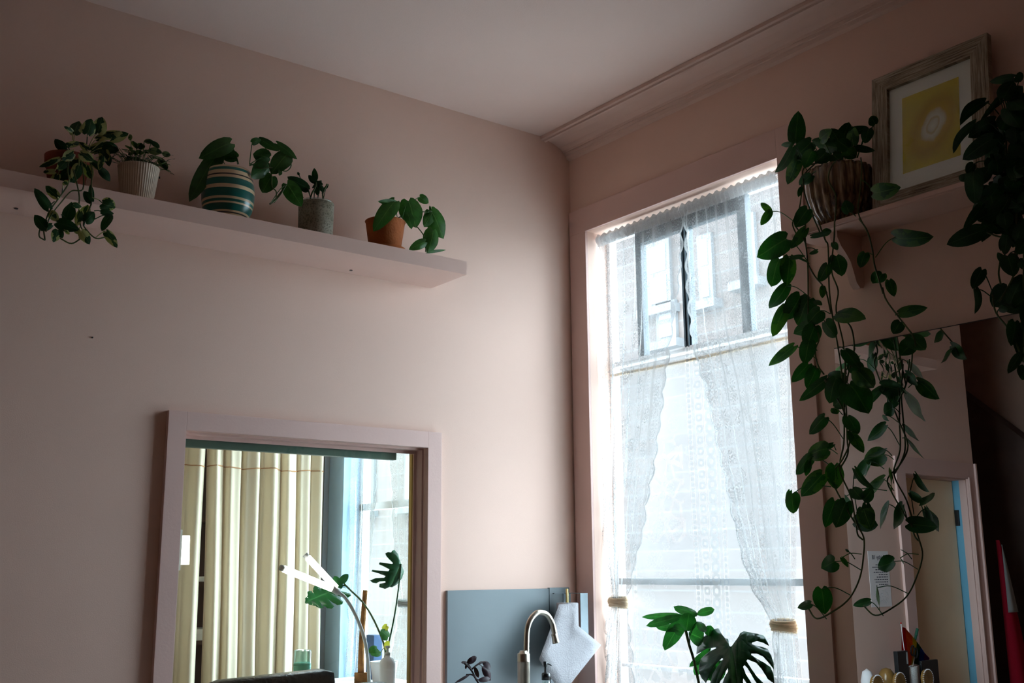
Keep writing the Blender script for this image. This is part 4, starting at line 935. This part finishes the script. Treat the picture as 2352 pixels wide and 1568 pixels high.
def traced_leaf(parent, crop, proj, plane, rib, left, right, mat, droop=.05, stalk=None, sgn=1., name='leaf', fwd=0.):
    # a split leaf drawn as two halves meeting at the midrib; the halves fall away from the rib, 1.2 mm thick
    ox, oy, sc = crop; bm = bmesh.new(); uvl = bm.loops.layers.uv.verify(); R0 = Vector(rib[0]); R1 = Vector(rib[-1]); ax = (R1-R0).normalized(); L = (R1-R0).length
    def P(x, y):
        v = Vector((x, y))-R0; al = v.dot(ax)/L; ac = (v.x*ax.y-v.y*ax.x)/L
        off = sgn*droop*(ac*ac*2.2 + .6*(al-.35)**2) + fwd*al
        return proj(ox+x/sc, oy+y/sc, plane+off), (.5+ac*.6, max(0., min(1., al)))
    for half in (left, right):
        pts = list(rib) + list(reversed(half))
        vs = [bm.verts.new((p[0], p[1], 0)) for p in pts]; f = bm.faces.new(vs)
        f.normal_update(); bmesh.ops.triangulate(bm, faces=[f], ngon_method='EAR_CLIP')       # cut flat first, then shape
        long_ = [e for e in bm.edges if e.calc_length() > 150 and e.verts[0] in set(vs)]
        bmesh.ops.subdivide_edges(bm, edges=long_, cuts=2)
        bm.normal_update(); bmesh.ops.triangulate(bm, faces=[f for f in bm.faces if len(f.verts) > 3])
    place = {v: P(v.co.x, v.co.y) for v in bm.verts}
    for f in bm.faces:
        f.smooth = True
        for l in f.loops: l[uvl].uv = place[l.vert][1]
    for v, (c, _) in place.items(): v.co = c
    bmesh.ops.recalc_face_normals(bm, faces=bm.faces); bmesh.ops.solidify(bm, geom=list(bm.faces), thickness=.0012)
    if stalk: add_tube(bm, catmull(stalk, 6), .0045, 8, .0035)
    me = bpy.data.meshes.new(name); bm.to_mesh(me); bm.free(); return link(name, me, mat, parent)
def monstera():
    X = -.24; K7 = (1460, 1370, 5.6); q = lambda x, y, d=0.: oX(1460+x/5.6, 1370+y/5.6, X+d)
    c = q(900, 1500); base = Vector((X, c.y, .95))
    t = thing('potted_monstera', 'monstera with split leaves standing on the worktop in front of the window', 'plant', (X, c.y, .91))
    lathe('pot', [(0, 0), (.055, 0), (.06, .004), (.074, .115), (.076, .12), (.071, .118), (.069, .1)], (X, c.y, .91), M['white'], t, 40); pot_soil(Vector((X, c.y, .91)), .069, .1, t)
    soil = Vector((X, c.y, 1.01))
    n = (CAM-q(1225, 650)).normalized()
    rib = [(1225, 648), (1260, 760), (1285, 900), (1300, 1050), (1305, 1200), (1300, 1380)]
    lft = [(1205, 630), (1192, 548), (1150, 532), (1110, 480), (1066, 406), (1010, 420), (950, 462), (880, 515), (812, 562), (792, 640), (785, 738), (840, 712), (915, 668), (1030, 650), (1040, 664), (940, 712), (900, 745), (840, 800), (818, 890), (812, 960), (850, 1040), (905, 1109), (930, 1060), (960, 980), (1020, 880), (1110, 790), (1130, 800), (1050, 905), (990, 1000), (965, 1109), (990, 1220), (1040, 1250), (1075, 1120), (1130, 1000), (1195, 905), (1212, 925), (1150, 1030), (1110, 1140), (1120, 1290), (1190, 1340), (1225, 1200), (1255, 1210), (1240, 1330)]
    rgt = [(1240, 628), (1275, 580), (1320, 520), (1345, 470), (1392, 446), (1470, 462), (1560, 480), (1640, 500), (1685, 550), (1712, 632), (1640, 592), (1560, 570), (1500, 588), (1493, 612), (1560, 632), (1640, 648), (1700, 676), (1745, 760), (1770, 850), (1776, 932), (1720, 860), (1640, 770), (1560, 732), (1490, 730), (1486, 750), (1560, 800), (1650, 850), (1730, 905), (1770, 990), (1785, 1120), (1700, 1060), (1620, 930), (1550, 850), (1440, 806), (1424, 826), (1490, 930), (1560, 1030), (1640, 1109), (1690, 1230), (1610, 1190), (1520, 1060), (1440, 920), (1400, 880), (1382, 900), (1420, 1000), (1490, 1109), (1560, 1270), (1480, 1230), (1420, 1100), (1385, 1050), (1380, 1090), (1410, 1200), (1430, 1330), (1350, 1340)]
    traced_leaf(t, K7, oX, X-.05, rib, lft, rgt, M['leaf_monstera'], .10, [soil, q(1180, 1150, 0), q(1200, 850, -.01), q(1225, 650, -.045)], 1., fwd=-.07)
    B = [(790, 235, 488, 128, 105, 650, 440), (790, 225, 1015, 160, 95, 650, 440), (655, 435, 690, 205, 200, 700, 640), (690, 450, 880, 555, 215, 700, 640), (620, 440, 478, 400, 130, 660, 450), (610, 245, 372, 690, 175, 640, 420), (600, 250, 135, 375, 100, 640, 420), (600, 240, 80, 262, 80, 640, 420), (640, 430, 260, 390, 90, 650, 450), (930, 500, 965, 368, 115, 800, 640), (800, 320, 900, 460, 90, 700, 500)]
    leaves(t, B, K7, oX, X, M['leaf_monstera'], .02, kind='ovate')
    D = [(960, 660, 690, 900, 90, 900, 900), (900, 760, 760, 1010, 120, 900, 1000), (1000, 800, 860, 1060, 200, 1000, 1060), (1080, 820, 1000, 1120, 200, 1080, 1100)]
    leaves(t, D, K7, oX, X+.05, M['leaf_monstera'], .015, kind='ovate')
    tube('stalk', [soil, q(790, 1000), q(745, 800), q(690, 620), q(645, 440)], .0048, M['stem'], t, 8)
monstera()

# ================================================================== NEXT ROOM (seen through the interior window)
def pleated(name, label, x0t, x0b, x1t, x1b, Y, z1, z0, n, amp, mat, seam=True, rib=1.):
    t = thing(name, label, 'curtain', ((x0t+x1t)/2, Y, z0))
    bm = bmesh.new(); g = []; seam_pts = []
    nz, nu = 24, 40*max(1, int(n/2))
    for i in range(nz+1):
        v = i/nz; z = z1+(z0-z1)*v; a = x0t+(x0b-x0t)*v; b = x1t+(x1b-x1t)*v; row = []
        for k in range(nu+1):
            u = k/nu; ph = 2*math.pi*n*(u+.03*math.sin(5*u+1)); y = Y + amp*(math.sin(ph)+.35*math.sin(2.3*ph+1)+.2*math.sin(3*z+9*u))
            row.append(bm.verts.new((a+(b-a)*u+.35*amp*math.sin(ph*1.0+1.2), y, z)))
        g.append(row)
    for i in range(nz):
        for k in range(nu): bm.faces.new((g[i][k], g[i][k+1], g[i+1][k+1], g[i+1][k])).smooth = True
    zi = min(range(nz+1), key=lambda i: abs(z1+(z0-z1)*i/nz-2.11)); pts = [v.co+Vector((0, -.003, .006*math.sin(k*.13))) for k, v in enumerate(g[zi])][::2]
    c = bm_obj('cloth', bm, mat, t, 'raw')
    hb = bmesh.new(); add_tube(hb, pts, .003, 5); bm_obj('hem_seam', hb, paint('tan_seam', (.45, .22, .10), .8), c, True)
    return t
pleated('beige_curtain', 'narrow beige curtain panel left of the dark gap, behind the interior window', -1.42, -1.42, -.835, -.828, 2.2, 2.62, .02, 4, .030, M['beige'])
pleated('beige_curtain', 'wide pleated beige curtain behind the twin-tube lamp', -.825, -.755, -.105, -.085, 2.21, 2.62, .02, 7, .034, M['beige'])
ro = tube('curtain_rail', [(-2.2, 2.2, 2.64), (-1., 2.2, 2.64), (-.04, 2.2, 2.64)], .012, M['white']); tag(ro, 'white rail carrying the beige curtains of the next room', 'curtain rail')
def bookshelf():
    b = thing('bookcase', 'dark bookcase glimpsed through the gap in the beige curtains', 'bookcase', (-.75, 2.9, 0))
    box('side_panel', (-1.25, 2.75, 0), (-1.22, 3.1, 2.3), M['hall_dark'], b); box('side_panel', (-.22, 2.75, 0), (-.19, 3.1, 2.3), M['hall_dark'], b); box('back_panel', (-1.22, 3.08, 0), (-.22, 3.1, 2.3), M['hall_dark'], b)
    for z in (.35, .72, 1.08, 1.42, 1.8, 2.27): box('shelf_board', (-1.22, 2.75, z), (-.22, 3.08, z+.025), M['hall_dark'], b)
bookshelf()
for k, (z, h) in enumerate(((1.105, .035), (1.14, .03), (1.445, .03), (.745, .04))):
    o = box('magazine', (-.78, 2.77, z), (-.46, 3.0, z+h), M['white'], None, .002)
    tag(o, ['white magazine at the bottom of the pile on the middle bookcase board', 'white magazine on top of the pile in the dark curtain gap', 'white magazine alone on the upper bookcase board', 'white magazine alone on the lower bookcase board'][k], 'magazine', 'magazines in the bookcase')
lace_curtain('white lace curtain at the left of the next room window, beside the blue wall', [(797, 1040), (798, 1200), (796, 1350), (786, 1480), (778, 1600)], [(868, 1040), (862, 1150), (856, 1260), (846, 1350), (836, 1450), (828, 1600)], .05, 2.78, .12, 5, 'R', .5, amp=.012, tie=False)
lace_curtain('white lace curtain at the right of the next room window, behind the dark leaf', [(890, 1040), (898, 1180), (906, 1300), (917, 1385), (910, 1430), (896, 1500), (880, 1600)], [(985, 1040), (985, 1200), (975, 1300), (958, 1385), (962, 1430), (975, 1500), (980, 1600)], .05, 2.78, .12, 6, 'L', oX(937, 1386, .05).z, amp=.012, phase=2., tie_mat=M['hem'])
rd = tube('curtain_rod', [(.05, 1.03, 2.78), (.05, 1.6, 2.78), (.05, 2.11, 2.78)], .006, M['white']); tag(rd, 'thin white rod carrying the lace in the next room', 'curtain rod')
def next_room():
    TZ = .955
    t = thing('side_table', 'pale table carrying the lamp and plants in the next room', 'table', (-.5, 1.2, 0))
    box('table_top', (-.95, .80, TZ-.025), (-.06, 1.62, TZ), M['white'], t, .004)
    for x in (-.90, -.11):
        for y in (.85, 1.57): box('leg', (x-.02, y-.02, 0), (x+.02, y+.02, TZ-.025), M['white'], t)
    # twin-tube lamp
    Y = 1.05; q = lambda x, y, d=0.: oY(x, y, Y+d)
    b = q(848, 1575); l = thing('grow_lamp', 'gooseneck lamp with two glowing white tubes', 'lamp', (b.x, Y, TZ))
    lathe('base', [(0, 0), (.06, 0), (.062, .01), (.05, .016), (.012, .02), (0, .022)], (b.x, Y, TZ), M['grey_plastic'], l, 32)
    tube('gooseneck', [Vector((b.x, Y, TZ+.02)), q(846, 1530), q(838, 1470), q(818, 1415), q(795, 1375), q(776, 1358)], .0085, M['grey_plastic'], l, 10)
    hd = bmesh.new(); add_tube(hd, [q(778, 1360), q(770, 1355), q(762, 1350)], .017, 12); bm_obj('hub', hd, M['grey_plastic'], l, True)
    for (x0, y0, x1, y1, d) in ((765, 1352, 652, 1306, -.02), (772, 1350, 707, 1280, .05)):
        a, c = q(x0, y0), q(x1, y1, d); bm = bmesh.new(); add_tube(bm, [a.lerp(c, i/6) for i in range(7)], .0155, 14)
        tb = bm_obj('tube', bm, emit('lamp_tube_glow', (1., .98, .95), 9.), l, True); tb['label'] = 'glowing white tube'
        dv = (c-a).normalized(); bm = bmesh.new(); add_tube(bm, [c, c+dv*.008, c+dv*.02], .0135, 14); bm_obj('tube_cap', bm, M['grey_plastic'], tb, True)
    # monstera on the table
    Ym = 1.22; m = lambda x, y, d=0.: oY(x, y, Ym+d); pc = m(882, 1520)
    t = thing('potted_monstera', 'monstera with cut leaves beside the glowing twin-tube lamp', 'plant', (pc.x, Ym, TZ))
    lathe('pot', [(0, 0), (.05, 0), (.054, .004), (.068, .10), (.070, .105), (.065, .102), (.063, .09)], (pc.x, Ym, TZ), M['white'], t, 36); pot_soil(Vector((pc.x, Ym, TZ)), .063, .088, t)
    so = Vector((pc.x, Ym, TZ+.09))
    tube('stalk', [so, m(884, 1488), m(862, 1430), m(835, 1385), m(805, 1355), m(790, 1340)], .005, M['stem'], t, 8)
    n = (CAM-m(720, 1370)).normalized()
    monstera_leaf(t, m(766, 1356), m(690, 1385), .17, (n+Vector((0, 0, .8))).normalized(), M['leaf_monstera'], [m(795, 1345), m(780, 1345)], lobes=4)
    L = (400, 1000, 1.)
    leaves(t, [(390-10, 350, 368, 322, 20, 395, 350), (385, 335, 400, 318, 16, 385, 345)], L, oY, Ym, M['leaf_monstera'], .01)
    F = (820, 1230, 4.636)
    rib = [(470, 300), (440, 360), (412, 430), (385, 495), (345, 545)]
    up_ = [(440, 200), (400, 150), (375, 158), (362, 178), (330, 174), (302, 186), (312, 216), (345, 250), (384, 290), (372, 302), (300, 292), (240, 284), (232, 302), (290, 328), (346, 358), (334, 378), (250, 372), (165, 362), (152, 378), (230, 400), (304, 428), (290, 446), (200, 450), (136, 476), (168, 500), (206, 505), (240, 486), (300, 484), (304, 498), (240, 512), (235, 546), (300, 566)]
    dn_ = [(500, 380), (480, 450), (440, 505), (405, 530), (375, 548)]
    traced_leaf(t, F, oY, Ym, rib, up_, dn_, M['leaf_monstera'], .04, [so, m(905, 1420), m(918, 1330), oY(820+470/4.636, 1230+300/4.636, Ym)])
    leaves(t, [(330, 1080, 250, 1000, 90, 300, 1190), (250, 1250, 140, 1260, 60, 290, 1190), (300, 1190, 345, 1120, 60, 290, 1210), (210, 1200, 120, 1240, 80, 240, 1240), (320, 960, 265, 1000, 60, 330, 1060)], F, oY, Ym, [M['leaf_yellow'], M['leaf_bright']], .02)
    # moss pole
    st = thing('driftwood_stick', 'brown driftwood stick standing behind the gooseneck of the lamp', 'stick', (m(830, 1550).x, 1.3, TZ))
    lathe('foot', [(0, 0), (.035, 0), (.035, .05), (0, .05)], (oY(830, 1550, 1.3).x, 1.3, TZ), M['bark'], st, 20)
    tube('shaft', [Vector((oY(829, 1550, 1.3).x, 1.3, TZ+.04)), oY(830, 1490, 1.3), oY(834, 1420, 1.3), oY(839, 1355, 1.3)], .016, M['bark'], st, 10, 6, .012)
    # bottles
    bc = oY(872, 1545, 1.0)
    o = thing('lotion_bottle', 'white pump bottle on the table beside the lamp stem', 'bottle', (bc.x, .93, TZ))
    lathe('bottle', [(0, 0), (.034, 0), (.037, .005), (.037, .12), (.03, .14), (.012, .15), (.012, .16)], (bc.x, .93, TZ), M['white'], o, 32)
    lathe('pump', [(0, 0), (.013, 0), (.013, .012), (.005, .014), (.005, .03), (.011, .032), (.011, .042), (0, .043)], (bc.x, .93, TZ+.158), M['grey_plastic'], o, 20)
    gc = oY(694, 1535, .9)
    o = thing('teal_bottle', 'translucent teal bottle with a dark label in front of the beige curtain', 'bottle', (gc.x, .9, TZ))
    lathe('bottle', [(0, 0), (.036, 0), (.039, .005), (.039, .145), (.037, .152), (0, .153)], (gc.x, .9, TZ), M['teal'], o, 36)
    lathe('neck', [(.039, .14), (.039, .20), (.036, .205), (.034, .20), (.036, .15)], (gc.x, .9, TZ), M['clear'], o, 36)
    box('dark_label', (gc.x-.008, .858, TZ+.105), (gc.x+.02, .8615, TZ+.113), M['black'], o)
    bx = box('blue_box', (-.19, 1.40, TZ), (-.14, 1.48, TZ+.22), paint('blue_card', (.07, .13, .26), .6), None, .002); tag(bx, 'dark blue upright box behind the driftwood stick', 'box')
    # black leather chairs close to the pane
    for i, (xa, xb, ya, yb, lab) in enumerate(((478, 757, 1552, 1538, 'wide black leather armchair back below the beige curtain'), (800, 897, 1566, 1556, 'narrow black leather chair back under the lotion bottle'))):
        Yc = .55; a = oY(xa, ya, Yc); b = oY(xb, yb, Yc); z = max(a.z, b.z)
        c = thing('leather_chair', lab, 'chair', ((a.x+b.x)/2, Yc, 0), 'leather chairs of the next room')
        w = b.x-a.x; bm = bmesh.new(); add_box(bm, (a.x, Yc-.07, .42), (b.x, Yc+.06, z), .045)
        for v in bm.verts:
            u = (v.co.x-a.x)/w
            if v.co.z > .7: v.co.z += (.018*math.sin(math.pi*u)-.012 + (.02*u if i == 0 else 0)-.012)
        bm_obj('backrest', bm, M['leather'], c, True)
        sd = -1; box('seat', (a.x+.02, Yc-.40 if False else Yc+.06, .36), (b.x-.02, Yc+.25, .45), M['leather'], c, .03)
        for x in (a.x+.03, b.x-.03):
            for y in (Yc-.04, Yc+.22): box('leg', (x-.012, y-.012, 0), (x+.012, y+.012, .37), M['black'], c)
    # glowing piece added to stand in for a bright patch at the opening's edge
    wl = thing('white_glow_piece', 'small glowing white piece added at the left edge of the interior window', 'lamp', (-1.74, .16, 1.5))
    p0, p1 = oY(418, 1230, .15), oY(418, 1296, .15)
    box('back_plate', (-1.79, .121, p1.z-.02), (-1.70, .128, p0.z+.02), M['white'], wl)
    lathe('glow_body', [(0, 0), (.017, 0), (.014, p0.z-p1.z), (0, p0.z-p1.z)], (oY(425, 1262, .146).x, .146, p1.z), emit('warm_white_glow', (1, .97, .9), 4.), wl, 20)
M['grey_plastic'] = paint('grey_plastic', (.45, .46, .45), .45); M['bark'] = paint('brown_bark', (.30, .14, .05), .9, .1, .4, 25., .6, 50.)
M['teal'] = paint('teal_soap', (.30, .92, .72), .2, .5, .05); M['leaf_yellow'] = leafmat('yellowing_leaf', (.35, .26, .06), (.4, .3, .1), trans=.4)
next_room()

# ================================================================== THINGS SEEN IN THE MIRROR
def note():
    p = [mY(x, y, -.0015) for x, y in ((1992, 1264), (2042, 1262), (2046, 1392), (2000, 1397))]
    x0, x1 = -2.515, -2.314; z0, z1 = 1.282, 1.588
    n = thing('paper_note', 'white paper note reading Friday 18 taped to the wall, seen in the mirror', 'note', (-2.41, 0, z0))
    sh = box('sheet', (x0, -.0016, z0), (x1, -.0004, z1), M['white_mat'], n)
    cu = bpy.data.curves.new('note_heading', 'FONT'); cu.body = 'Friday 18'; cu.size = .034; cu.extrude = .0002; cu.align_x = 'CENTER'
    to = bpy.data.objects.new('tmp_text', cu); COL.objects.link(to); dg = bpy.context.evaluated_depsgraph_get(); me = bpy.data.meshes.new_from_object(to.evaluated_get(dg)); bpy.data.objects.remove(to)
    me.transform(Matrix.Translation(((x0+x1)/2, -.0020, z1-.045)) @ Matrix.Rotation(math.radians(90), 4, 'X')); link('heading', me, M['ink'], sh)
    rnd = random.Random(5); bm = bmesh.new(); z = z1-.078
    for row in range(9):
        x = x0+.022; end = x1-.03-rnd.uniform(0, .06)
        while x < end:
            w = rnd.uniform(.010, .022); add_box(bm, (x, -.0021, z), (min(x+w, end), -.0017, z+.0045)); x += w+.005
        z -= .0135
    bm_obj('written_lines', bm, M['ink'], sh)
    bm = bmesh.new(); rr = random.Random(8)
    for k in range(26):
        cx, cz, r = x0+rr.uniform(.03, .16), z0+rr.uniform(.02, .09), rr.uniform(.005, .014); pts = [Vector((cx+r*math.cos(a), -.0019, cz+r*.8*math.sin(a))) for a in (i*.6 for i in range(8))]; add_tube(bm, pts, .0005, 4)
    bm_obj('doodles', bm, paint('pale_pencil', (.45, .45, .47), .8), sh)
M['ink'] = paint('dark_ink', (.04, .045, .07), .8)
note()
def cabinet():
    TZ = .842
    c = thing('low_cabinet', 'shallow low cabinet by the door carrying the desk clutter', 'cabinet', (-2.42, -.09, 0))
    box('body', (-2.80, -.15, 0), (-2.06, -.034, TZ-.02), M['white'], c, .003); box('top_board', (-2.81, -.155, TZ-.02), (-2.05, -.034, TZ), M['white'], c, .002)
    Z = (1960, 1420, 10.595); Y = -.07; q = lambda x, y, d=0.: mY(Z[0]+x/Z[2], Z[1]+y/Z[2], Y+d)
    # pencil cup
    a = q(1330, 1160); r = abs(q(1190, 1200).x-q(1480, 1200).x)/2*.86
    cup = thing('pencil_cup', 'white speckled cup holding the little flag, seen in the mirror', 'cup', (a.x, Y, TZ))
    lathe('cup', [(0, 0), (r*.85, 0), (r*.9, .004), (r, a.z-TZ-.002), (r*.98, a.z-TZ), (r*.9, a.z-TZ-.003), (r*.8, .01), (0, .01)], (a.x, Y, TZ), M['concrete_white'], cup, 32)
    # flag
    fl = thing('rainbow_flag', 'small rainbow flag on a white stick standing in the cup', 'flag', (a.x, Y, TZ+.012))
    tube('stick', [q(1300, 1160), q(1215, 600), q(1160, 120)], .0022, M['white'], fl, 8)
    tip = q(1160, 112); bm = bmesh.new(); bmesh.ops.create_uvsphere(bm, u_segments=10, v_segments=8, radius=.0045, matrix=Matrix.Translation(tip)); bm_obj('tip', bm, M['flag0'], fl, True)
    # six hanging stripes fanned from the stick
    P0 = [(1195, 205), (1290, 230), (1440, 430), (1520, 560), (1640, 700), (1760, 840), (1860, 960)]; P1 = [(1200, 1150), (1330, 1150), (1400, 1130), (1500, 1100), (1600, 1130), (1690, 1080), (1800, 1020)]
    for i in range(6):
        bm = bmesh.new(); rows = []
        for k in range(6):
            v = k/5; row = []
            for j in (0, 1):
                p = q(*P0[i+j]).lerp(q(*P1[i+j]), v); row.append(bm.verts.new(p+Vector((0, .006*math.sin(i*1.5+j*1.5+v*3), 0))))
            rows.append(row)
        for k in range(5): bm.faces.new((rows[k][0], rows[k][1], rows[k+1][1], rows[k+1][0]))
        bmesh.ops.solidify(bm, geom=bm.faces, thickness=.0008); bm_obj('stripe', bm, M['flag%d' % i], fl, 'raw')
    # scissors handles (dark loops) and green marker
    sc = thing('scissors', 'black-handled scissors standing in front of the flag', 'scissors', (a.x-.01, Y-.012, TZ+.012))
    ctr = q(1480, 820, -.018)
    for dx, dz in ((-.016, -.006), (.014, .010)):
        pts = [ctr+Vector((dx+.017*math.cos(k/20*2*math.pi)-.010*math.sin(k/20*2*math.pi)*.5, 0, dz+.026*math.sin(k/20*2*math.pi))) for k in range(21)]
        bm = bmesh.new(); add_tube(bm, pts, .0045, 8); bm_obj('handle', bm, M['black'], sc, True)
    bl = bmesh.new(); add_tube(bl, [ctr+Vector((0, 0, -.02)), ctr+Vector((.012, .004, -.06)), Vector((a.x+.004, Y-.01, TZ+.03))], .004, 6); bm_obj('blade', bl, M['nickel'], sc, True)
    mk = thing('marker_pen', 'dark green marker pen standing behind the rainbow flag', 'pen', (a.x-.02, Y+.02, TZ+.012))
    m0, m1 = q(1560, 250, .012), q(1440, 800, .012); tube('barrel', [m1+Vector((.012, 0, -.06)), m1, m0.lerp(m1, .3)], .0075, M['marker'], mk, 12); tube('cap', [m0.lerp(m1, .3), m0.lerp(m1, .15), m0], .0085, M['marker'], mk, 12)
    # black pocket box in front of the cup, black phone dock
    b0, b1 = q(1045, 1250, -.03), q(1260, 775, -.03)
    o = thing('black_case', 'upright black case left of the cup with the flag', 'case', ((b0.x+b1.x)/2, Y-.03, TZ)); box('body', (min(b0.x, b1.x), Y-.045, TZ), (max(b0.x, b1.x), Y-.02, b1.z), M['black'], o, .003)
    box('side_label', (min(b0.x, b1.x)+.004, Y-.0462, b1.z-.07), (min(b0.x, b1.x)+.016, Y-.045, b1.z-.008), M['grey_plastic'], o)
    b0, b1 = q(1650, 1540, -.02), q(2010, 985, -.02)
    o = thing('phone_dock', 'black rounded slab right of the rainbow flag', 'phone dock', ((b0.x+b1.x)/2, Y-.02, TZ)); box('slab', (min(b0.x, b1.x), Y-.032, TZ), (max(b0.x, b1.x), Y-.014, b1.z), M['black'], o, .007); box('foot', (min(b0.x, b1.x)-.004, Y-.05, TZ), (max(b0.x, b1.x)+.004, Y-.006, TZ+.006), M['black'], o, .002)
    # tape rolls with saw-toothed rims
    for k, (cx, cy, rr, lab) in enumerate(((560, 1600, 215, 'leftmost of three rolls with white sawtooth rim on the cabinet'), (1120, 1640, 200, 'middle of three rolls with white sawtooth rim under the cup'), (1800, 1600, 200, 'rightmost of three rolls with white sawtooth rim beneath the phone dock'))):
        ce = q(cx, cy, -.055); R = .052; t = thing('tape_roll', lab, 'tape roll', (ce.x, Y-.055, TZ), 'rolls with sawtooth rim')
        bm = bmesh.new(); zc = TZ+R+.001
        for s in (-1, 1): pass
        ring = []
        for j in range(48):
            an = 2*math.pi*j/48; ring.append((ce.x+R*.92*math.cos(an), zc+R*.92*math.sin(an)))
        f = [bm.verts.new((x, Y-.066, z)) for x, z in ring]; bk = [bm.verts.new((x, Y-.046, z)) for x, z in ring]; bm.faces.new(f); bm.faces.new(list(reversed(bk)))
        for j in range(48): bm.faces.new((f[j], f[(j+1) % 48], bk[(j+1) % 48], bk[j]))
        bm_obj('roll', bm, M['amber'], t)
        bm = bmesh.new()
        for j in range(30):
            an = 2*math.pi*j/30; add_box(bm, (-.0016, Y-.0675, R*.90), (.0016, Y-.060, R)); vv = bm.verts[-8:] if False else list(bm.verts)[-8:]
            bmesh.ops.rotate(bm, verts=vv, cent=(0, 0, 0), matrix=Matrix.Rotation(an, 3, 'Y'))
        bmesh.ops.translate(bm, verts=bm.verts, vec=(ce.x, 0, zc)); bm_obj('sawtooth_rim', bm, M['white'], t)
    am = q(820, 1250, .0)
    t = thing('amber_dome', 'round amber glazed dome left of the black case', 'ornament', (am.x, Y+.01, TZ)); R = .046; lathe('dome', [(0, 0), (R*.95, 0), (R, .01), (R, .06), (R*.86, .095), (R*.5, .118), (0, .125)], (am.x, Y+.005, TZ), M['amber'], t, 32); lathe('base_ring', [(R*.9, 0), (R*1.06, 0), (R*1.06, .006), (R*.98, .008)], (am.x, Y+.005, TZ), M['black'], t, 32)
    w = q(330, 1300, .0)
    t = thing('white_tag', 'rounded white tag with a dark letter A at the mirror edge', 'tag', (w.x, Y, TZ)); lathe('dome', [(0, 0), (.036, 0), (.035, .07), (.024, .115), (0, .132)], (w.x, Y, TZ), M['white'], t, 28)
    cu = bpy.data.curves.new('letter', 'FONT'); cu.body = 'A'; cu.size = .034; cu.extrude = .001; cu.align_x = 'CENTER'
    to = bpy.data.objects.new('tmp_text', cu); COL.objects.link(to); dg = bpy.context.evaluated_depsgraph_get(); me = bpy.data.meshes.new_from_object(to.evaluated_get(dg)); bpy.data.objects.remove(to)
    me.transform(Matrix.Translation((w.x+.006, Y-.0355, TZ+.052)) @ Matrix.Rotation(math.radians(80), 4, 'X')); link('letter', me, M['ink'], t)
for i, c in enumerate(((.62, .012, .008), (.70, .10, .01), (.60, .42, .02), (.01, .10, .04), (.02, .06, .30), (.12, .01, .12))): M['flag%d' % i] = fabric('flag_stripe_%d' % i, c, .3)
M['concrete_white'] = paint('white_speckled_glaze', (.62, .62, .60), .5, .3, .25, 180.); M['marker'] = paint('green_marker', (.02, .10, .06), .35); M['amber'] = paint('amber_glaze', (.28, .15, .04), .25, .5, .3, 14.)
cabinet()
def ironing_board():
    Y = .16; q = lambda x, y, d=0.: mY(x, y, Y-.1+d)
    tip = q(2291, 1240); w = .36
    t = thing('ironing_board', 'leaning red-covered ironing board with grey nose, seen in the mirror', 'ironing board', (tip.x-.1, Y+.1, 0))
    lean = Vector((0, .10, 1.)).normalized(); H = tip.z+.0
    def outline(s):     # half width at distance s below the nose
        return .17*min(1.05, (max(s, .0001)/1.3)**.85)
    def sheet(name, s0, s1, off, mat, inset):
        bm = bmesh.new(); L = []; Rr = []
        for i in range(25):
            s = s0+(s1-s0)*i/24; hw = max(.002, outline(s)-inset); c = Vector((tip.x+.02-outline(s), Y-.10+off, tip.z-s))
            L.append(bm.verts.new(c+Vector((-hw, 0, 0)))); Rr.append(bm.verts.new(c+Vector((hw, 0, 0))))
        for i in range(24): bm.faces.new((L[i], Rr[i], Rr[i+1], L[i+1]))
        bmesh.ops.recalc_face_normals(bm, faces=bm.faces); bmesh.ops.solidify(bm, geom=bm.faces, thickness=.022 if mat is M['redcover'] else .004); return bm_obj(name, bm, mat, t, 'raw')
    sheet('red_cover', 0, 1.45, 0, M['redcover'], 0); sheet('grey_nose', .03, .46, -.03, M['greycover'], .008)
    for x in (-.10, .10): tube('leg', [Vector((tip.x-.17+x, Y-.08, .25)), Vector((tip.x-.17+x*1.2, Y-.05, .1)), Vector((tip.x-.17+x*1.5, Y-.02, 0.006))], .009, M['nickel'], t, 8)
    box('stop_foot', (tip.x-.34, Y-.12, 0), (tip.x+.0, Y-.06, tip.z-1.44), M['black'], t)
M['redcover'] = fabric('red_ironing_cover', (.55, .02, .05), .05); M['greycover'] = fabric('grey_nose_cloth', (.42, .44, .44), .05)
ironing_board()
